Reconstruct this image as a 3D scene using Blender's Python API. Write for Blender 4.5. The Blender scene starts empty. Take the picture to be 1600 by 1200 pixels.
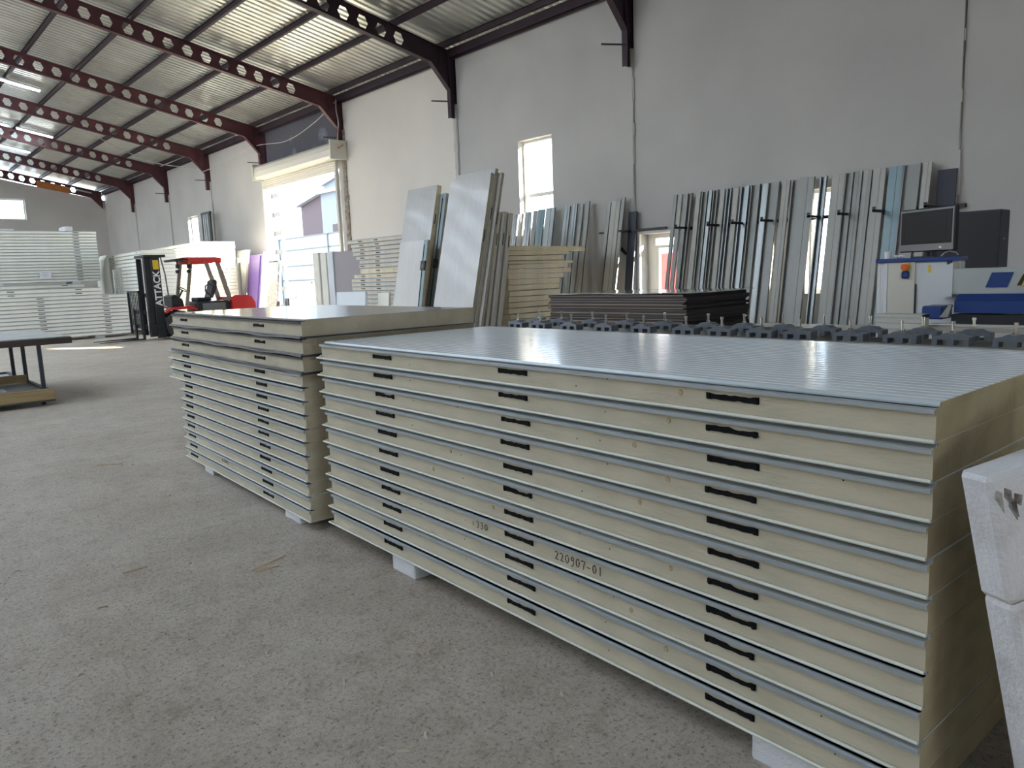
import bpy, bmesh, math, random
from mathutils import Vector, Matrix
random.seed(7)
S = bpy.context.scene
COL = S.collection
R = math.radians

# ------------------------------------------------------------------ camera
cam_d = bpy.data.cameras.new('camera'); cam = bpy.data.objects.new('camera', cam_d); COL.objects.link(cam)
cam_d.sensor_width = 36.0; cam_d.sensor_fit = 'HORIZONTAL'; cam_d.lens = 36.0 * 1170 / 1600
cam_d.clip_start = 0.05; cam_d.clip_end = 500
VFWD = Vector((0.65659, 0.740087, -0.145467)); VRIGHT = Vector((0.743777, -0.667344, -0.038062))
VFWD.normalize(); VUP = VRIGHT.cross(VFWD).normalized(); VRIGHT = VFWD.cross(VUP).normalized()
m = Matrix.Identity(4)
for i in range(3):
    m[i][0] = VRIGHT[i]; m[i][1] = VUP[i]; m[i][2] = -VFWD[i]
m[2][3] = 1.53
cam.matrix_world = m
S.camera = cam

# ------------------------------------------------------------------ world, sun, exposure
S.view_settings.view_transform = 'Standard'; S.view_settings.look = 'None'
S.view_settings.gamma = 1.0; S.view_settings.use_curve_mapping = False
S.view_settings.exposure = 0.85
W = bpy.data.worlds.new('sky'); S.world = W; W.use_nodes = True
nt = W.node_tree; bg = nt.nodes['Background']
bg.inputs['Color'].default_value = (0.74, 0.86, 1.0, 1); bg.inputs['Strength'].default_value = 4.3
sun_d = bpy.data.lights.new('sun', 'SUN'); sun = bpy.data.objects.new('sun', sun_d); COL.objects.link(sun)
sun_d.energy = 34.0; sun_d.angle = R(0.8); sun_d.color = (1.0, 0.9, 0.74)
sun.rotation_euler = Vector((-0.56, 0.68, -0.30)).to_track_quat('-Z', 'Y').to_euler()
def portal(x0, y0, z0, sx, sz, direction):
    """daylight portal in an opening of the building"""
    d = bpy.data.lights.new('daylight', 'AREA'); d.shape = 'RECTANGLE'; d.size = sx; d.size_y = sz
    o = bpy.data.objects.new('daylight', d); COL.objects.link(o); o.location = (x0, y0, z0)
    o.rotation_euler = Vector(direction).to_track_quat('-Z', 'Y').to_euler()
    d.cycles.is_portal = True
ADDED_LEFT_OPEN = [(15.0, 18.0, 4.0), (30.0, 34.0, 4.5), (40.0, 44.0, 4.5)]  # unseen left-wall openings, added to bring more daylight into the hall
ADDED_STRIPS = [8, 15] + [k for k in range(20, 42) if k % 2 == 1] + [43, 46, 49, 52]
ADDED_STRIPS_R = []   # the same in the right slope, behind the camera   # unseen open strips added in the left slope for daylight, as sheet numbers
for a, b, h in ADDED_LEFT_OPEN: portal(-12.6, (a + b) / 2, h / 2, b - a, h, (1, 0, 0))
portal(0.0, -13.6, 1.75, 4.0, 3.5, (0, 1, 0))  # daylight for the opening added behind the camera
for k in ADDED_STRIPS_R: portal(6.5, -14.0 + 1.15 * k + .575, 8.75, 1.15, 12.8, (0.2, 0, -1))
for k in ADDED_STRIPS: portal(-6.5, -14.0 + 1.15 * k + .575, 8.75, 1.15, 12.8, (-0.2, 0, -1))
portal(12.9, 24.6, 2.6, 5.2, 5.1, (-1, 0, 0))
portal(12.85, 12.98, 3.59, 1.13, 2.08, (-1, 0, 0))
portal(7.0, 49.95, 6.1, 2.85, 1.1, (0, -1, 0))

# ------------------------------------------------------------------ materials
def mat(name, col, rough=0.6, metal=0.0, var=0.0, vscale=4.0, bump=0.0, bscale=40.0, coat=0.0,
        col2=None, emit=None, estr=0.0, spec=0.5, stretch=None, detail=4.0, trans=0.0, ramp=(0.35, 0.65)):
    mt = bpy.data.materials.new(name); mt.use_nodes = True
    n = mt.node_tree.nodes; l = mt.node_tree.links; b = n['Principled BSDF']
    b.inputs['Base Color'].default_value = (*col, 1); b.inputs['Roughness'].default_value = rough
    b.inputs['Metallic'].default_value = metal
    if 'Specular IOR Level' in b.inputs: b.inputs['Specular IOR Level'].default_value = spec
    if coat: b.inputs['Coat Weight'].default_value = coat; b.inputs['Coat Roughness'].default_value = 0.08
    if trans: b.inputs['Transmission Weight'].default_value = trans
    if emit: b.inputs['Emission Color'].default_value = (*emit, 1); b.inputs['Emission Strength'].default_value = estr
    if var or bump or col2:
        tc = n.new('ShaderNodeTexCoord'); mp = n.new('ShaderNodeMapping'); l.new(tc.outputs['Object'], mp.inputs[0])
        if stretch: mp.inputs['Scale'].default_value = stretch
    if col2 or var:
        nz = n.new('ShaderNodeTexNoise'); nz.inputs['Scale'].default_value = vscale; nz.inputs['Detail'].default_value = detail
        l.new(mp.outputs[0], nz.inputs['Vector'])
        rp = n.new('ShaderNodeValToRGB'); l.new(nz.outputs['Fac'], rp.inputs[0])
        c2 = col2 if col2 else tuple(max(0, c * (1 - var)) for c in col)
        rp.color_ramp.elements[0].position = ramp[0]; rp.color_ramp.elements[1].position = ramp[1]
        rp.color_ramp.elements[0].color = (*c2, 1); rp.color_ramp.elements[1].color = (*col, 1)
        l.new(rp.outputs[0], b.inputs['Base Color'])
    if bump:
        nb = n.new('ShaderNodeTexNoise'); nb.inputs['Scale'].default_value = bscale; nb.inputs['Detail'].default_value = 5
        l.new(mp.outputs[0], nb.inputs['Vector'])
        bp = n.new('ShaderNodeBump'); bp.inputs['Strength'].default_value = bump; bp.inputs['Distance'].default_value = 0.01
        l.new(nb.outputs['Fac'], bp.inputs['Height']); l.new(bp.outputs[0], b.inputs['Normal'])
    return mt
M = {}
M['foam'] = mat('polyurethane_foam', (0.52, 0.475, 0.365), 0.85, var=0.13, vscale=5, bump=0.25, bscale=30, stretch=(3, 1, 3))
M['foam_cut'] = mat('cut_foam_end', (0.44, 0.38, 0.24), 0.9, col2=(0.31, 0.25, 0.15), vscale=3.5, bump=0.5, bscale=45)
M['foam_end'] = mat('clean_foam_end', (0.58, 0.52, 0.40), 0.85, col2=(0.46, 0.40, 0.29), vscale=5, bump=0.4, bscale=40)
M['foam_beige'] = mat('beige_foam_edge', (0.72, 0.66, 0.55), 0.85, var=0.12, vscale=4)
M['foam_pale'] = mat('pale_foam', (0.84, 0.83, 0.74), 0.8, var=0.06, vscale=3)
M['foam_fresh'] = mat('fresh_yellow_foam', (0.86, 0.77, 0.57), 0.9, col2=(0.70, 0.60, 0.42), vscale=3, bump=0.6, bscale=25)
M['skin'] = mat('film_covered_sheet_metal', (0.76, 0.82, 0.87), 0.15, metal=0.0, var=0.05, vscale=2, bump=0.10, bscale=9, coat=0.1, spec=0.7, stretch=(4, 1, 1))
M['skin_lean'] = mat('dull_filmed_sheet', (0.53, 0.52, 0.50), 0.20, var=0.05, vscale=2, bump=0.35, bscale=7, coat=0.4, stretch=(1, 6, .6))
M['skin_warm'] = mat('warm_white_filmed_sheet', (0.62, 0.605, 0.575), 0.25, var=0.05, vscale=2, bump=0.3, bscale=7, coat=0.3, stretch=(1, 5, .6))
M['skin_edge'] = mat('folded_sheet_metal', (0.42, 0.47, 0.50), 0.35, metal=0.35, var=0.1, vscale=6)
M['skin_pale'] = mat('pale_bottom_sheet', (0.66, 0.68, 0.62), 0.4, var=0.05)
M['black_film'] = mat('black_film_sheet', (0.045, 0.05, 0.065), 0.28, var=0.3, vscale=1.5, bump=0.08, bscale=3, coat=0.3)
M['marker'] = mat('black_lock_pocket', (0.006, 0.006, 0.007), 0.85, bump=0.5, bscale=120, spec=0.15)
M['ink'] = mat('marker_ink', (0.03, 0.025, 0.02), 0.6)
M['pit'] = mat('foam_pit', (0.44, 0.36, 0.22), 0.9)
M['eps'] = mat('white_polystyrene', (0.66, 0.67, 0.70), 0.8, col2=(0.55, 0.55, 0.57), vscale=9, bump=0.5, bscale=90, ramp=(0.3, 0.5))
M['smudge'] = mat('black_smudge', (0.10, 0.09, 0.08), 0.9, col2=(0.45, 0.44, 0.43), vscale=22)
M['plaster'] = mat('wall_plaster', (0.57, 0.555, 0.53), 0.75, col2=(0.49, 0.48, 0.465), vscale=0.55, bump=0.3, bscale=5, detail=8, ramp=(0.3, 0.7))
M['plaster_bounce'] = mat('cream_plaster_with_bounce', (0.78, 0.735, 0.67), 0.75, col2=(0.70, 0.665, 0.61), vscale=0.55, bump=0.3, bscale=5, detail=8, ramp=(0.3, 0.7))  # cream plaster, also lightened and warmed in place of bounced sunlight
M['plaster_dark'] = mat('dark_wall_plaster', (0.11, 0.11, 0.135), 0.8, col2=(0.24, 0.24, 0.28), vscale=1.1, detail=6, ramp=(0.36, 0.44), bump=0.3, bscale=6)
M['plaster_rough'] = mat('rough_mortar', (0.46, 0.41, 0.34), 0.95, col2=(0.22, 0.17, 0.14), vscale=9, bump=1.0, bscale=14, detail=8)
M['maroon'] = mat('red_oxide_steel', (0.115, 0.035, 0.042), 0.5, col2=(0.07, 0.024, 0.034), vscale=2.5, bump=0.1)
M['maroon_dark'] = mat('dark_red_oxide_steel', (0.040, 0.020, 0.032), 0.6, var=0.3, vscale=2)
M['roof'] = mat('galvanised_roof_sheet', (0.80, 0.81, 0.76), 0.33, metal=0.75, col2=(0.60, 0.62, 0.58), vscale=0.8, detail=8)
M['galv'] = mat('galvanised_steel', (0.31, 0.325, 0.32), 0.32, metal=0.8, col2=(0.22, 0.24, 0.24), vscale=3, stretch=(1, 1, 0.15))
M['galv_matt'] = mat('dull_galvanised_steel', (0.33, 0.335, 0.315), 0.5, metal=0.5, var=0.12, vscale=4, stretch=(1, 1, 0.2))
M['white_profile'] = mat('white_profile', (0.50, 0.50, 0.46), 0.45, var=0.05)
M['blue_profile'] = mat('blue_grey_profile', (0.22, 0.30, 0.325), 0.4, metal=0.3)
M['black'] = mat('black_painted_steel', (0.018, 0.018, 0.022), 0.4, var=0.2)
M['navy_sheet'] = mat('dark_navy_sheet', (0.025, 0.03, 0.05), 0.5)
M['mach_white'] = mat('machine_white_paint', (0.62, 0.64, 0.66), 0.35, var=0.03)
M['mach_cream'] = mat('machine_cream_paint', (0.60, 0.58, 0.50), 0.4)
M['mach_grey'] = mat('machine_grey_paint', (0.42, 0.45, 0.44), 0.4, var=0.04)
M['mach_blue'] = mat('machine_blue_paint', (0.018, 0.05, 0.20), 0.3)
M['yellow'] = mat('yellow_plate', (0.80, 0.55, 0.04), 0.4)
M['orange'] = mat('orange_button', (0.75, 0.12, 0.02), 0.3)
M['screen'] = mat('dark_screen', (0.010, 0.010, 0.011), 0.35, spec=0.25)
M['bezel'] = mat('monitor_bezel', (0.17, 0.17, 0.17), 0.35, metal=0.5)
M['bezel_dark'] = mat('dim_screen_image', (0.022, 0.020, 0.020), 0.4, spec=0.2)
M['chrome'] = mat('bright_steel', (0.88, 0.87, 0.83), 0.2, metal=1.0)
M['clamp'] = mat('grey_clamp_casting', (0.15, 0.17, 0.20), 0.45, metal=0.3, var=0.15, vscale=20)
M['board_edge'] = mat('dark_board_edge', (0.05, 0.035, 0.035), 0.6, var=0.3, vscale=3)
M['board_edge_b'] = mat('brown_board_edge', (0.42, 0.33, 0.25), 0.7)
M['board_dark'] = mat('black_board', (0.012, 0.012, 0.015), 0.5)
M['board_white'] = mat('glossy_white_board', (0.55, 0.56, 0.57), 0.12, coat=0.6, bump=0.05, bscale=2)
M['rubber'] = mat('tyre_rubber', (0.06, 0.052, 0.05), 0.8, bump=0.4, bscale=20)
M['rim'] = mat('cream_wheel_rim', (0.75, 0.70, 0.60), 0.5)
M['red'] = mat('red_paint', (0.62, 0.025, 0.025), 0.3, coat=0.4)
M['red_cloth'] = mat('red_cloth', (0.70, 0.05, 0.04), 0.8, bump=0.3, bscale=10)
M['truck_black'] = mat('truck_black_steel', (0.022, 0.024, 0.030), 0.4, var=0.2)
M['truck_grey'] = mat('truck_grey_panel', (0.16, 0.17, 0.17), 0.5)
M['guard'] = mat('dusty_brown_post', (0.25, 0.20, 0.17), 0.5)
M['seat'] = mat('black_vinyl', (0.03, 0.032, 0.04), 0.5)
M['letter'] = mat('white_lettering', (0.8, 0.8, 0.8), 0.5)
M['wood'] = mat('pale_wood', (0.50, 0.38, 0.20), 0.8, col2=(0.36, 0.26, 0.14), vscale=6, stretch=(0.3, 3, 6))
M['orange_board'] = mat('orange_board', (0.48, 0.18, 0.05), 0.7, var=0.2)
M['table_top'] = mat('worn_table_top', (0.42, 0.44, 0.42), 0.5, col2=(0.30, 0.33, 0.33), vscale=3, detail=8)
M['table_steel'] = mat('dark_blue_grey_steel', (0.045, 0.05, 0.065), 0.5)
M['table_rim'] = mat('dark_brown_rim', (0.07, 0.05, 0.045), 0.6)
M['pvc'] = mat('white_pvc_frame', (0.80, 0.78, 0.72), 0.4)
M['shutter'] = mat('white_roller_shutter', (0.72, 0.70, 0.62), 0.4)
M['purple'] = mat('purple_sheet', (0.15, 0.09, 0.30), 0.4)
M['wrap'] = mat('plastic_wrap', (0.34, 0.37, 0.42), 0.2, col2=(0.15, 0.17, 0.21), vscale=9, bump=1.0, bscale=14, coat=0.5)
M['cable'] = mat('pale_cable', (0.55, 0.52, 0.50), 0.6)
M['paper'] = mat('white_paper', (0.80, 0.80, 0.82), 0.7)
M['print'] = mat('grey_print', (0.40, 0.40, 0.48), 0.7)
M['yard'] = mat('sunlit_yard', (0.34, 0.32, 0.28), 0.9, var=0.2, vscale=0.5)
M['fence'] = mat('pale_blue_sheet_fence', (0.26, 0.34, 0.38), 0.6, var=0.05)
M['fence_rail'] = mat('grey_steel_rail', (0.07, 0.08, 0.09), 0.6)
M['house_a'] = mat('brown_red_sheet_wall', (0.055, 0.032, 0.036), 0.7, var=0.1)
M['house_b'] = mat('pale_grey_render', (0.16, 0.18, 0.20), 0.8)
M['house_roof'] = mat('grey_roof', (0.25, 0.25, 0.27), 0.8)
M['tube'] = mat('lit_fluorescent_tube', (1, 1, 1), 0.4, emit=(0.90, 0.95, 1.0), estr=14.0)
M['lilac'] = mat('grey_lilac_board', (0.34, 0.32, 0.34), 0.7)
M['chip'] = mat('pale_chips', (0.48, 0.43, 0.34), 0.9)
def glass_mat():
    mt = bpy.data.materials.new('window_glass'); mt.use_nodes = True; n = mt.node_tree.nodes; l = mt.node_tree.links
    n.remove(n['Principled BSDF']); o = n['Material Output']
    t = n.new('ShaderNodeBsdfTransparent'); t.inputs[0].default_value = (.95, .97, .98, 1); g = n.new('ShaderNodeBsdfGlossy'); g.inputs['Roughness'].default_value = .03
    x = n.new('ShaderNodeMixShader'); fr_ = n.new('ShaderNodeValue'); fr_.outputs[0].default_value = .05
    l.new(fr_.outputs[0], x.inputs[0]); l.new(t.outputs[0], x.inputs[1]); l.new(g.outputs[0], x.inputs[2]); l.new(x.outputs[0], o.inputs[0]); return mt
M['glass'] = glass_mat()

def floor_mat():
    mt = bpy.data.materials.new('dusty_concrete'); mt.use_nodes = True
    n = mt.node_tree.nodes; l = mt.node_tree.links; b = n['Principled BSDF']
    tc = n.new('ShaderNodeTexCoord')
    def noise(sc, det, rough=0.6):
        z = n.new('ShaderNodeTexNoise'); z.inputs['Scale'].default_value = sc; z.inputs['Detail'].default_value = det
        z.inputs['Roughness'].default_value = rough; l.new(tc.outputs['Object'], z.inputs['Vector']); return z
    a = noise(0.45, 8); c = noise(2.6, 9, 0.7); d = noise(38, 6, 0.8); e = noise(9.0, 6, 0.75)
    def ramp(src, p0, c0, p1, c1):
        r = n.new('ShaderNodeValToRGB'); l.new(src.outputs['Fac'], r.inputs[0])
        r.color_ramp.elements[0].position = p0; r.color_ramp.elements[0].color = (*c0, 1)
        r.color_ramp.elements[1].position = p1; r.color_ramp.elements[1].color = (*c1, 1); return r
    def mix(f, x, y, mode='MIX'):
        q = n.new('ShaderNodeMix'); q.data_type = 'RGBA'; q.blend_type = mode
        if isinstance(f, float): q.inputs[0].default_value = f
        else: l.new(f, q.inputs[0])
        l.new(x, q.inputs[6]); l.new(y, q.inputs[7]); return q.outputs[2]
    base = ramp(a, 0.3, (0.45, 0.40, 0.34), 0.7, (0.55, 0.505, 0.445))
    st = ramp(c, 0.32, (0.62, 0.58, 0.52), 0.62, (1, 1, 1))
    x = mix(0.5, base.outputs[0], st.outputs[0], 'MULTIPLY')
    sp = ramp(d, 0.30, (0.55, 0.52, 0.48), 0.52, (1.08, 1.08, 1.08))
    x = mix(0.7, x, sp.outputs[0], 'MULTIPLY')
    g = noise(60, 3, 0.6)
    s3 = ramp(g, 0.33, (0.42, 0.38, 0.33), 0.44, (1, 1, 1)); x = mix(0.9, x, s3.outputs[0], 'MULTIPLY')
    h_ = noise(1.1, 10, 0.75); s4 = ramp(h_, 0.38, (0.74, 0.69, 0.60), 0.56, (1.0, 1.0, 1.0)); x = mix(0.45, x, s4.outputs[0], 'MULTIPLY')
    s2 = ramp(e, 0.36, (0.66, 0.62, 0.56), 0.5, (1, 1, 1))
    x = mix(0.6, x, s2.outputs[0], 'MULTIPLY')
    l.new(x, b.inputs['Base Color'])
    rr = n.new('ShaderNodeMapRange'); l.new(c.outputs['Fac'], rr.inputs[0]); rr.inputs[3].default_value = 0.38; rr.inputs[4].default_value = 0.7
    l.new(rr.outputs[0], b.inputs['Roughness'])
    bp = n.new('ShaderNodeBump'); bp.inputs['Strength'].default_value = 0.8; bp.inputs['Distance'].default_value = 0.014
    ad = n.new('ShaderNodeMath'); ad.operation = 'ADD'; l.new(d.outputs['Fac'], ad.inputs[0]); l.new(e.outputs['Fac'], ad.inputs[1])
    l.new(ad.outputs[0], bp.inputs['Height']); l.new(bp.outputs[0], b.inputs['Normal'])
    return mt
M['floor'] = floor_mat()

# ------------------------------------------------------------------ mesh helpers
class MB:
    def __init__(s): s.v = []; s.f = []; s.mi = []
    def add(s, vs, fs, mi=0, mtx=None):
        o = len(s.v)
        for p in vs:
            p = Vector(p)
            if mtx is not None: p = mtx @ p
            s.v.append(tuple(p))
        for f in fs: s.f.append(tuple(i + o for i in f)); s.mi.append(mi)
        return s
    def box(s, x0, x1, y0, y1, z0, z1, mi=0, mtx=None, skip=()):
        vs = [(x0, y0, z0), (x1, y0, z0), (x1, y1, z0), (x0, y1, z0), (x0, y0, z1), (x1, y0, z1), (x1, y1, z1), (x0, y1, z1)]
        fs = [(0, 3, 2, 1), (4, 5, 6, 7), (0, 1, 5, 4), (1, 2, 6, 5), (2, 3, 7, 6), (3, 0, 4, 7)]
        return s.add(vs, fs, mi, mtx)
    def rbox(s, x0, x1, y0, y1, z0, z1, b, mi=0, mtx=None):
        """box with chamfered vertical and top edges"""
        def ring(i, z): return [(x0 + i, y0 + b, z), (x0 + b, y0 + i, z), (x1 - b, y0 + i, z), (x1 - i, y0 + b, z), (x1 - i, y1 - b, z), (x1 - b, y1 - i, z), (x0 + b, y1 - i, z), (x0 + i, y1 - b, z)]
        rs = [ring(b * .6, z0), ring(0, z0 + b), ring(0, z1 - b), ring(b * .6, z1)]
        vs = [p for r_ in rs for p in r_]; fs = [tuple(range(7, -1, -1)), tuple(range(24, 32))]
        for k in range(3):
            for i in range(8): j = (i + 1) % 8; fs.append((k * 8 + i, k * 8 + j, k * 8 + 8 + j, k * 8 + 8 + i))
        return s.add(vs, fs, mi, mtx)
    def prism(s, pts, axis, a, b, mi=0, mtx=None, closed=True):
        """2D polygon extruded along axis: axis 'y' pts=(x,z); 'x' pts=(y,z); 'z' pts=(x,y)"""
        def P(p, t):
            if axis == 'y': return (p[0], t, p[1])
            if axis == 'x': return (t, p[0], p[1])
            return (p[0], p[1], t)
        n_ = len(pts); vs = [P(p, a) for p in pts] + [P(p, b) for p in pts]
        fs = [(i, (i + 1) % n_, n_ + (i + 1) % n_, n_ + i) for i in range(n_ if closed else n_ - 1)]
        if closed: fs += [tuple(range(n_ - 1, -1, -1)), tuple(range(n_, 2 * n_))]
        return s.add(vs, fs, mi, mtx)
    def cyl(s, p0, p1, r0, r1=None, n=12, mi=0, mtx=None, cap=True):
        p0 = Vector(p0); p1 = Vector(p1); r1 = r0 if r1 is None else r1
        d = (p1 - p0).normalized(); u = d.orthogonal().normalized(); w = d.cross(u)
        vs = []
        for p, r_ in ((p0, r0), (p1, r1)):
            for i in range(n): a = 2 * math.pi * i / n; vs.append(p + (u * math.cos(a) + w * math.sin(a)) * r_)
        fs = [(i, (i + 1) % n, n + (i + 1) % n, n + i) for i in range(n)]
        if cap: fs += [tuple(range(n - 1, -1, -1)), tuple(range(n, 2 * n))]
        return s.add(vs, fs, mi, mtx)
    def tube(s, pts, r_, n=6, mi=0, mtx=None):
        pts = [Vector(p) for p in pts]; rings = []
        for i, p in enumerate(pts):
            d = (pts[min(i + 1, len(pts) - 1)] - pts[max(i - 1, 0)]).normalized()
            ref = Vector((0.13, 0.31, 0.94)); u = d.cross(ref).normalized(); w = d.cross(u)
            rings.append([p + (u * math.cos(2 * math.pi * k / n) + w * math.sin(2 * math.pi * k / n)) * r_ for k in range(n)])
        vs = [q for r2 in rings for q in r2]; fs = []
        for i in range(len(pts) - 1):
            for k in range(n): j = (k + 1) % n; fs.append((i * n + k, i * n + j, i * n + n + j, i * n + n + k))
        fs += [tuple(range(n - 1, -1, -1)), tuple(range((len(pts) - 1) * n, len(pts) * n))]
        return s.add(vs, fs, mi, mtx)
    def bar(s, p0, p1, w, h, mi=0, up=(0, 0, 1)):
        p0 = Vector(p0); p1 = Vector(p1); d = (p1 - p0).normalized(); sd = d.cross(Vector(up)).normalized(); u = sd.cross(d)
        vs = []
        for p in (p0, p1):
            for a, b_ in ((-1, -1), (1, -1), (1, 1), (-1, 1)): vs.append(p + sd * a * w / 2 + u * b_ * h / 2)
        return s.add(vs, [(0, 1, 2, 3), (7, 6, 5, 4), (0, 4, 5, 1), (1, 5, 6, 2), (2, 6, 7, 3), (3, 7, 4, 0)], mi)
    def mesh(s, name, mats, smooth=False):
        me = bpy.data.meshes.new(name); me.from_pydata(s.v, [], s.f)
        if not isinstance(mats, (list, tuple)): mats = [mats]
        for q in mats: me.materials.append(M[q])
        for p, i in zip(me.polygons, s.mi): p.material_index = i; p.use_smooth = smooth
        bm = bmesh.new(); bm.from_mesh(me); bmesh.ops.recalc_face_normals(bm, faces=bm.faces); bm.to_mesh(me); bm.free()
        me.update(); return me
def put(name, me, parent=None, loc=(0, 0, 0), rot=(0, 0, 0), label=None, cat=None, group=None, kind=None):
    o = bpy.data.objects.new(name, me); COL.objects.link(o)
    o.location = loc; o.rotation_euler = rot
    if parent is not None: o.parent = parent
    if label: o['label'] = label
    if cat: o['category'] = cat
    if group: o['group'] = group
    if kind: o['kind'] = kind
    return o
def thing(name, label, cat, loc=(0, 0, 0), rot=(0, 0, 0), group=None):
    return put(name, None, None, loc, rot, label, cat, group)
def part(name, mb, mats, parent, smooth=False, **k): return put(name, mb.mesh(name, mats, smooth), parent, **k)
ORD = ['topmost', 'second', 'third', 'fourth', 'fifth', 'sixth', 'seventh', 'eighth', 'ninth', 'tenth', 'eleventh', 'twelfth', 'thirteenth',
       'fourteenth', 'fifteenth', 'sixteenth', 'seventeenth', 'eighteenth', 'nineteenth', 'twentieth', 'twenty-first', 'twenty-second',
       'twenty-third', 'twenty-fourth', 'twenty-fifth', 'twenty-sixth', 'twenty-seventh', 'twenty-eighth', 'twenty-ninth', 'thirtieth']
def from_top(i, n):
    if i == 0: return 'topmost'
    if i == n - 1: return 'lowest'
    return ORD[i] + ' from the top'

# ------------------------------------------------------------------ SETTING
FR = [-13.2, -7.4, -1.7, 4.08, 10.1, 15.87, 21.65, 27.4, 33.0, 38.4, 43.9, 49.45]
SL = 0.205
WX = 12.5
def raf_bot(x): return 6.68 + SL * (WX - abs(x))
def raf_top(x): return 7.14 + SL * (WX - abs(x))
b = MB().box(-12.9, 12.9, -14.0, 50.2, -0.2, 0.0)
put('floor', b.mesh('floor', 'floor'), kind='structure')
b = MB().box(12.9, 120, -40, 160, -0.3, -0.06)
put('yard_ground', b.mesh('yard_ground', 'yard'), kind='structure')
b = MB().box(-120, -12.9, -80, 160, -0.3, -0.06); b.box(-12.9, 120, -80, -14.0, -0.3, -0.06)
put('outer_ground', b.mesh('outer_ground', 'yard'), kind='structure')

def wall_rect(y0, y1, z0, z1, holes):
    """rectangle minus holes -> list of rects (y0,y1,z0,z1)"""
    ys = sorted({y0, y1, *[h[0] for h in holes], *[h[1] for h in holes]}); out = []
    for a, c in zip(ys, ys[1:]):
        zs = [(z0, z1)]
        for h in holes:
            if h[0] <= a and h[1] >= c:
                nz = []
                for p, q in zs:
                    if h[2] > p: nz.append((p, min(q, h[2])))
                    if h[3] < q: nz.append((max(p, h[3]), q))
                zs = nz
        for p, q in zs:
            if q - p > 1e-4: out.append((a, c, p, q))
    return out
wall_r = put('wall_right', MB().box(12.62, 12.80, -14, 50.0, 6.96, 7.04).mesh('wall_right', 'plaster'), kind='structure')
HOLES = {3: [(9.0, 9.9, 0.0, 2.23), (5.85, 6.35, 1.0, 2.75)], 4: [(12.42, 13.55, 2.55, 4.63)], 6: [(22.05, 27.45, 0.0, 5.15)], 8: [(34.9, 36.15, 2.55, 4.67)]}
for i in range(len(FR) - 1):
    y0, y1 = FR[i] + 0.07 + (.08 if i == 7 else 0), FR[i + 1] - 0.07 + (.08 if i == 6 else 0)
    if i == len(FR) - 2: y1 = 49.7
    b = MB()
    for a, c, p, q in wall_rect(y0, y1, 0.0, 7.02, HOLES.get(i, [])):
        if i == 6 and p > 5.0: continue
        b.box(12.5, 12.6 if i == 7 else 12.8, a, c, p, q)
    part('wall_panel', b, 'plaster_bounce' if i == 5 else 'plaster', wall_r)
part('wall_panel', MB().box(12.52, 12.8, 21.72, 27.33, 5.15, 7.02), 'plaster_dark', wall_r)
# exposed columns between the wall panels
for i, y in enumerate(FR[:-1]):
    if i == 7: y = 27.51
    b = MB()
    b.box(12.30, 12.315, y - 0.07, y + 0.07, 5.55, 7.1); b.box(12.315, 12.6, y - 0.006, y + 0.006, 5.55, 7.1); b.box(12.6, 12.615, y - 0.07, y + 0.07, 0, 7.1)
    b.box(12.46, 12.6, y - 0.05, y + 0.05, 0, 5.56)
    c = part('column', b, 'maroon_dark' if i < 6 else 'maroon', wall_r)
    # ragged mortar smeared down the joint
    rnd = random.Random(40 + i); bm_ = MB(); z = 0.0; rough = (i == 6)
    bm_.box(12.452, 12.6, y - .055, y + .055, 0, 7.04 if i < 4 else 5.9)
    while z < (5.6 if not rough else 6.1):
        h = rnd.uniform(0.12, 0.45); w = rnd.uniform(0.055, 0.085) * (.6 if i == 7 else 1) if not rough else rnd.uniform(0.09, 0.15); d = rnd.uniform(0.0, 0.02)
        s_ = rnd.uniform(-.015, .015)
        bm_.box(12.47 - d, 12.56, y + s_ - w, y + s_ + w, z, min(z + h, 6.2)); z += h
    part('mortar_joint', bm_, 'plaster_rough' if rough else 'plaster', wall_r)
    if 4 <= i <= 9:
        part('steel_stub', MB().bar((12.3, y - 0.03, 5.95), (12.0, y + 0.35, 6.0), 0.03, 0.03), 'maroon_dark', wall_r)
# other walls
b = MB(); H2 = 6.66
for a, c, p, q in wall_rect(-14.0, 50.0, 0.0, 7.02, [(A, B, 0.0, h) for A, B, h in ADDED_LEFT_OPEN] + [(22.0, 23.2, 2.55, 4.65), (41, 42.2, 2.55, 4.65)]):
    b.box(-12.8, -12.5, a, c, p, q)
put('wall_left', b.mesh('wall_left', 'plaster'), kind='structure')
b = MB()
for a, c, p, q in wall_rect(-12.5, 12.5, 0.0, 6.66, [(5.6, 8.45, 5.53, 6.66)]): b.box(a, c, 49.7, 50.0, p, q)
b.prism([(-12.5, 6.66), (5.6, 6.66), (5.6, raf_bot(5.6) - .02), (0, raf_bot(0) - .02), (-12.5, 6.66)][:4], 'y', 49.7, 50.0)
b.prism([(5.6, 6.66), (8.45, 6.66), (8.45, raf_bot(8.45) - .02), (5.6, raf_bot(5.6) - .02)], 'y', 49.7, 50.0)
b.prism([(8.45, 6.66), (12.5, 6.66), (12.5, 6.72), (8.45, raf_bot(8.45) - .02)], 'y', 49.7, 50.0)
put('wall_back', b.mesh('wall_back', 'plaster'), kind='structure')
b = MB()
for a, c, p, q in wall_rect(-12.5, 12.5, 0.0, 7.0, [(-2, 2, 0, 3.5)]): b.box(a, c, -13.9, -13.6, p, q)  # the hole is an unseen opening, added to light the hall
b.prism([(-12.5, 7.0), (12.5, 7.0), (0, 9.7)], 'y', -13.9, -13.6)
put('wall_front', b.mesh('wall_front', 'plaster'), kind='structure')

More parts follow.
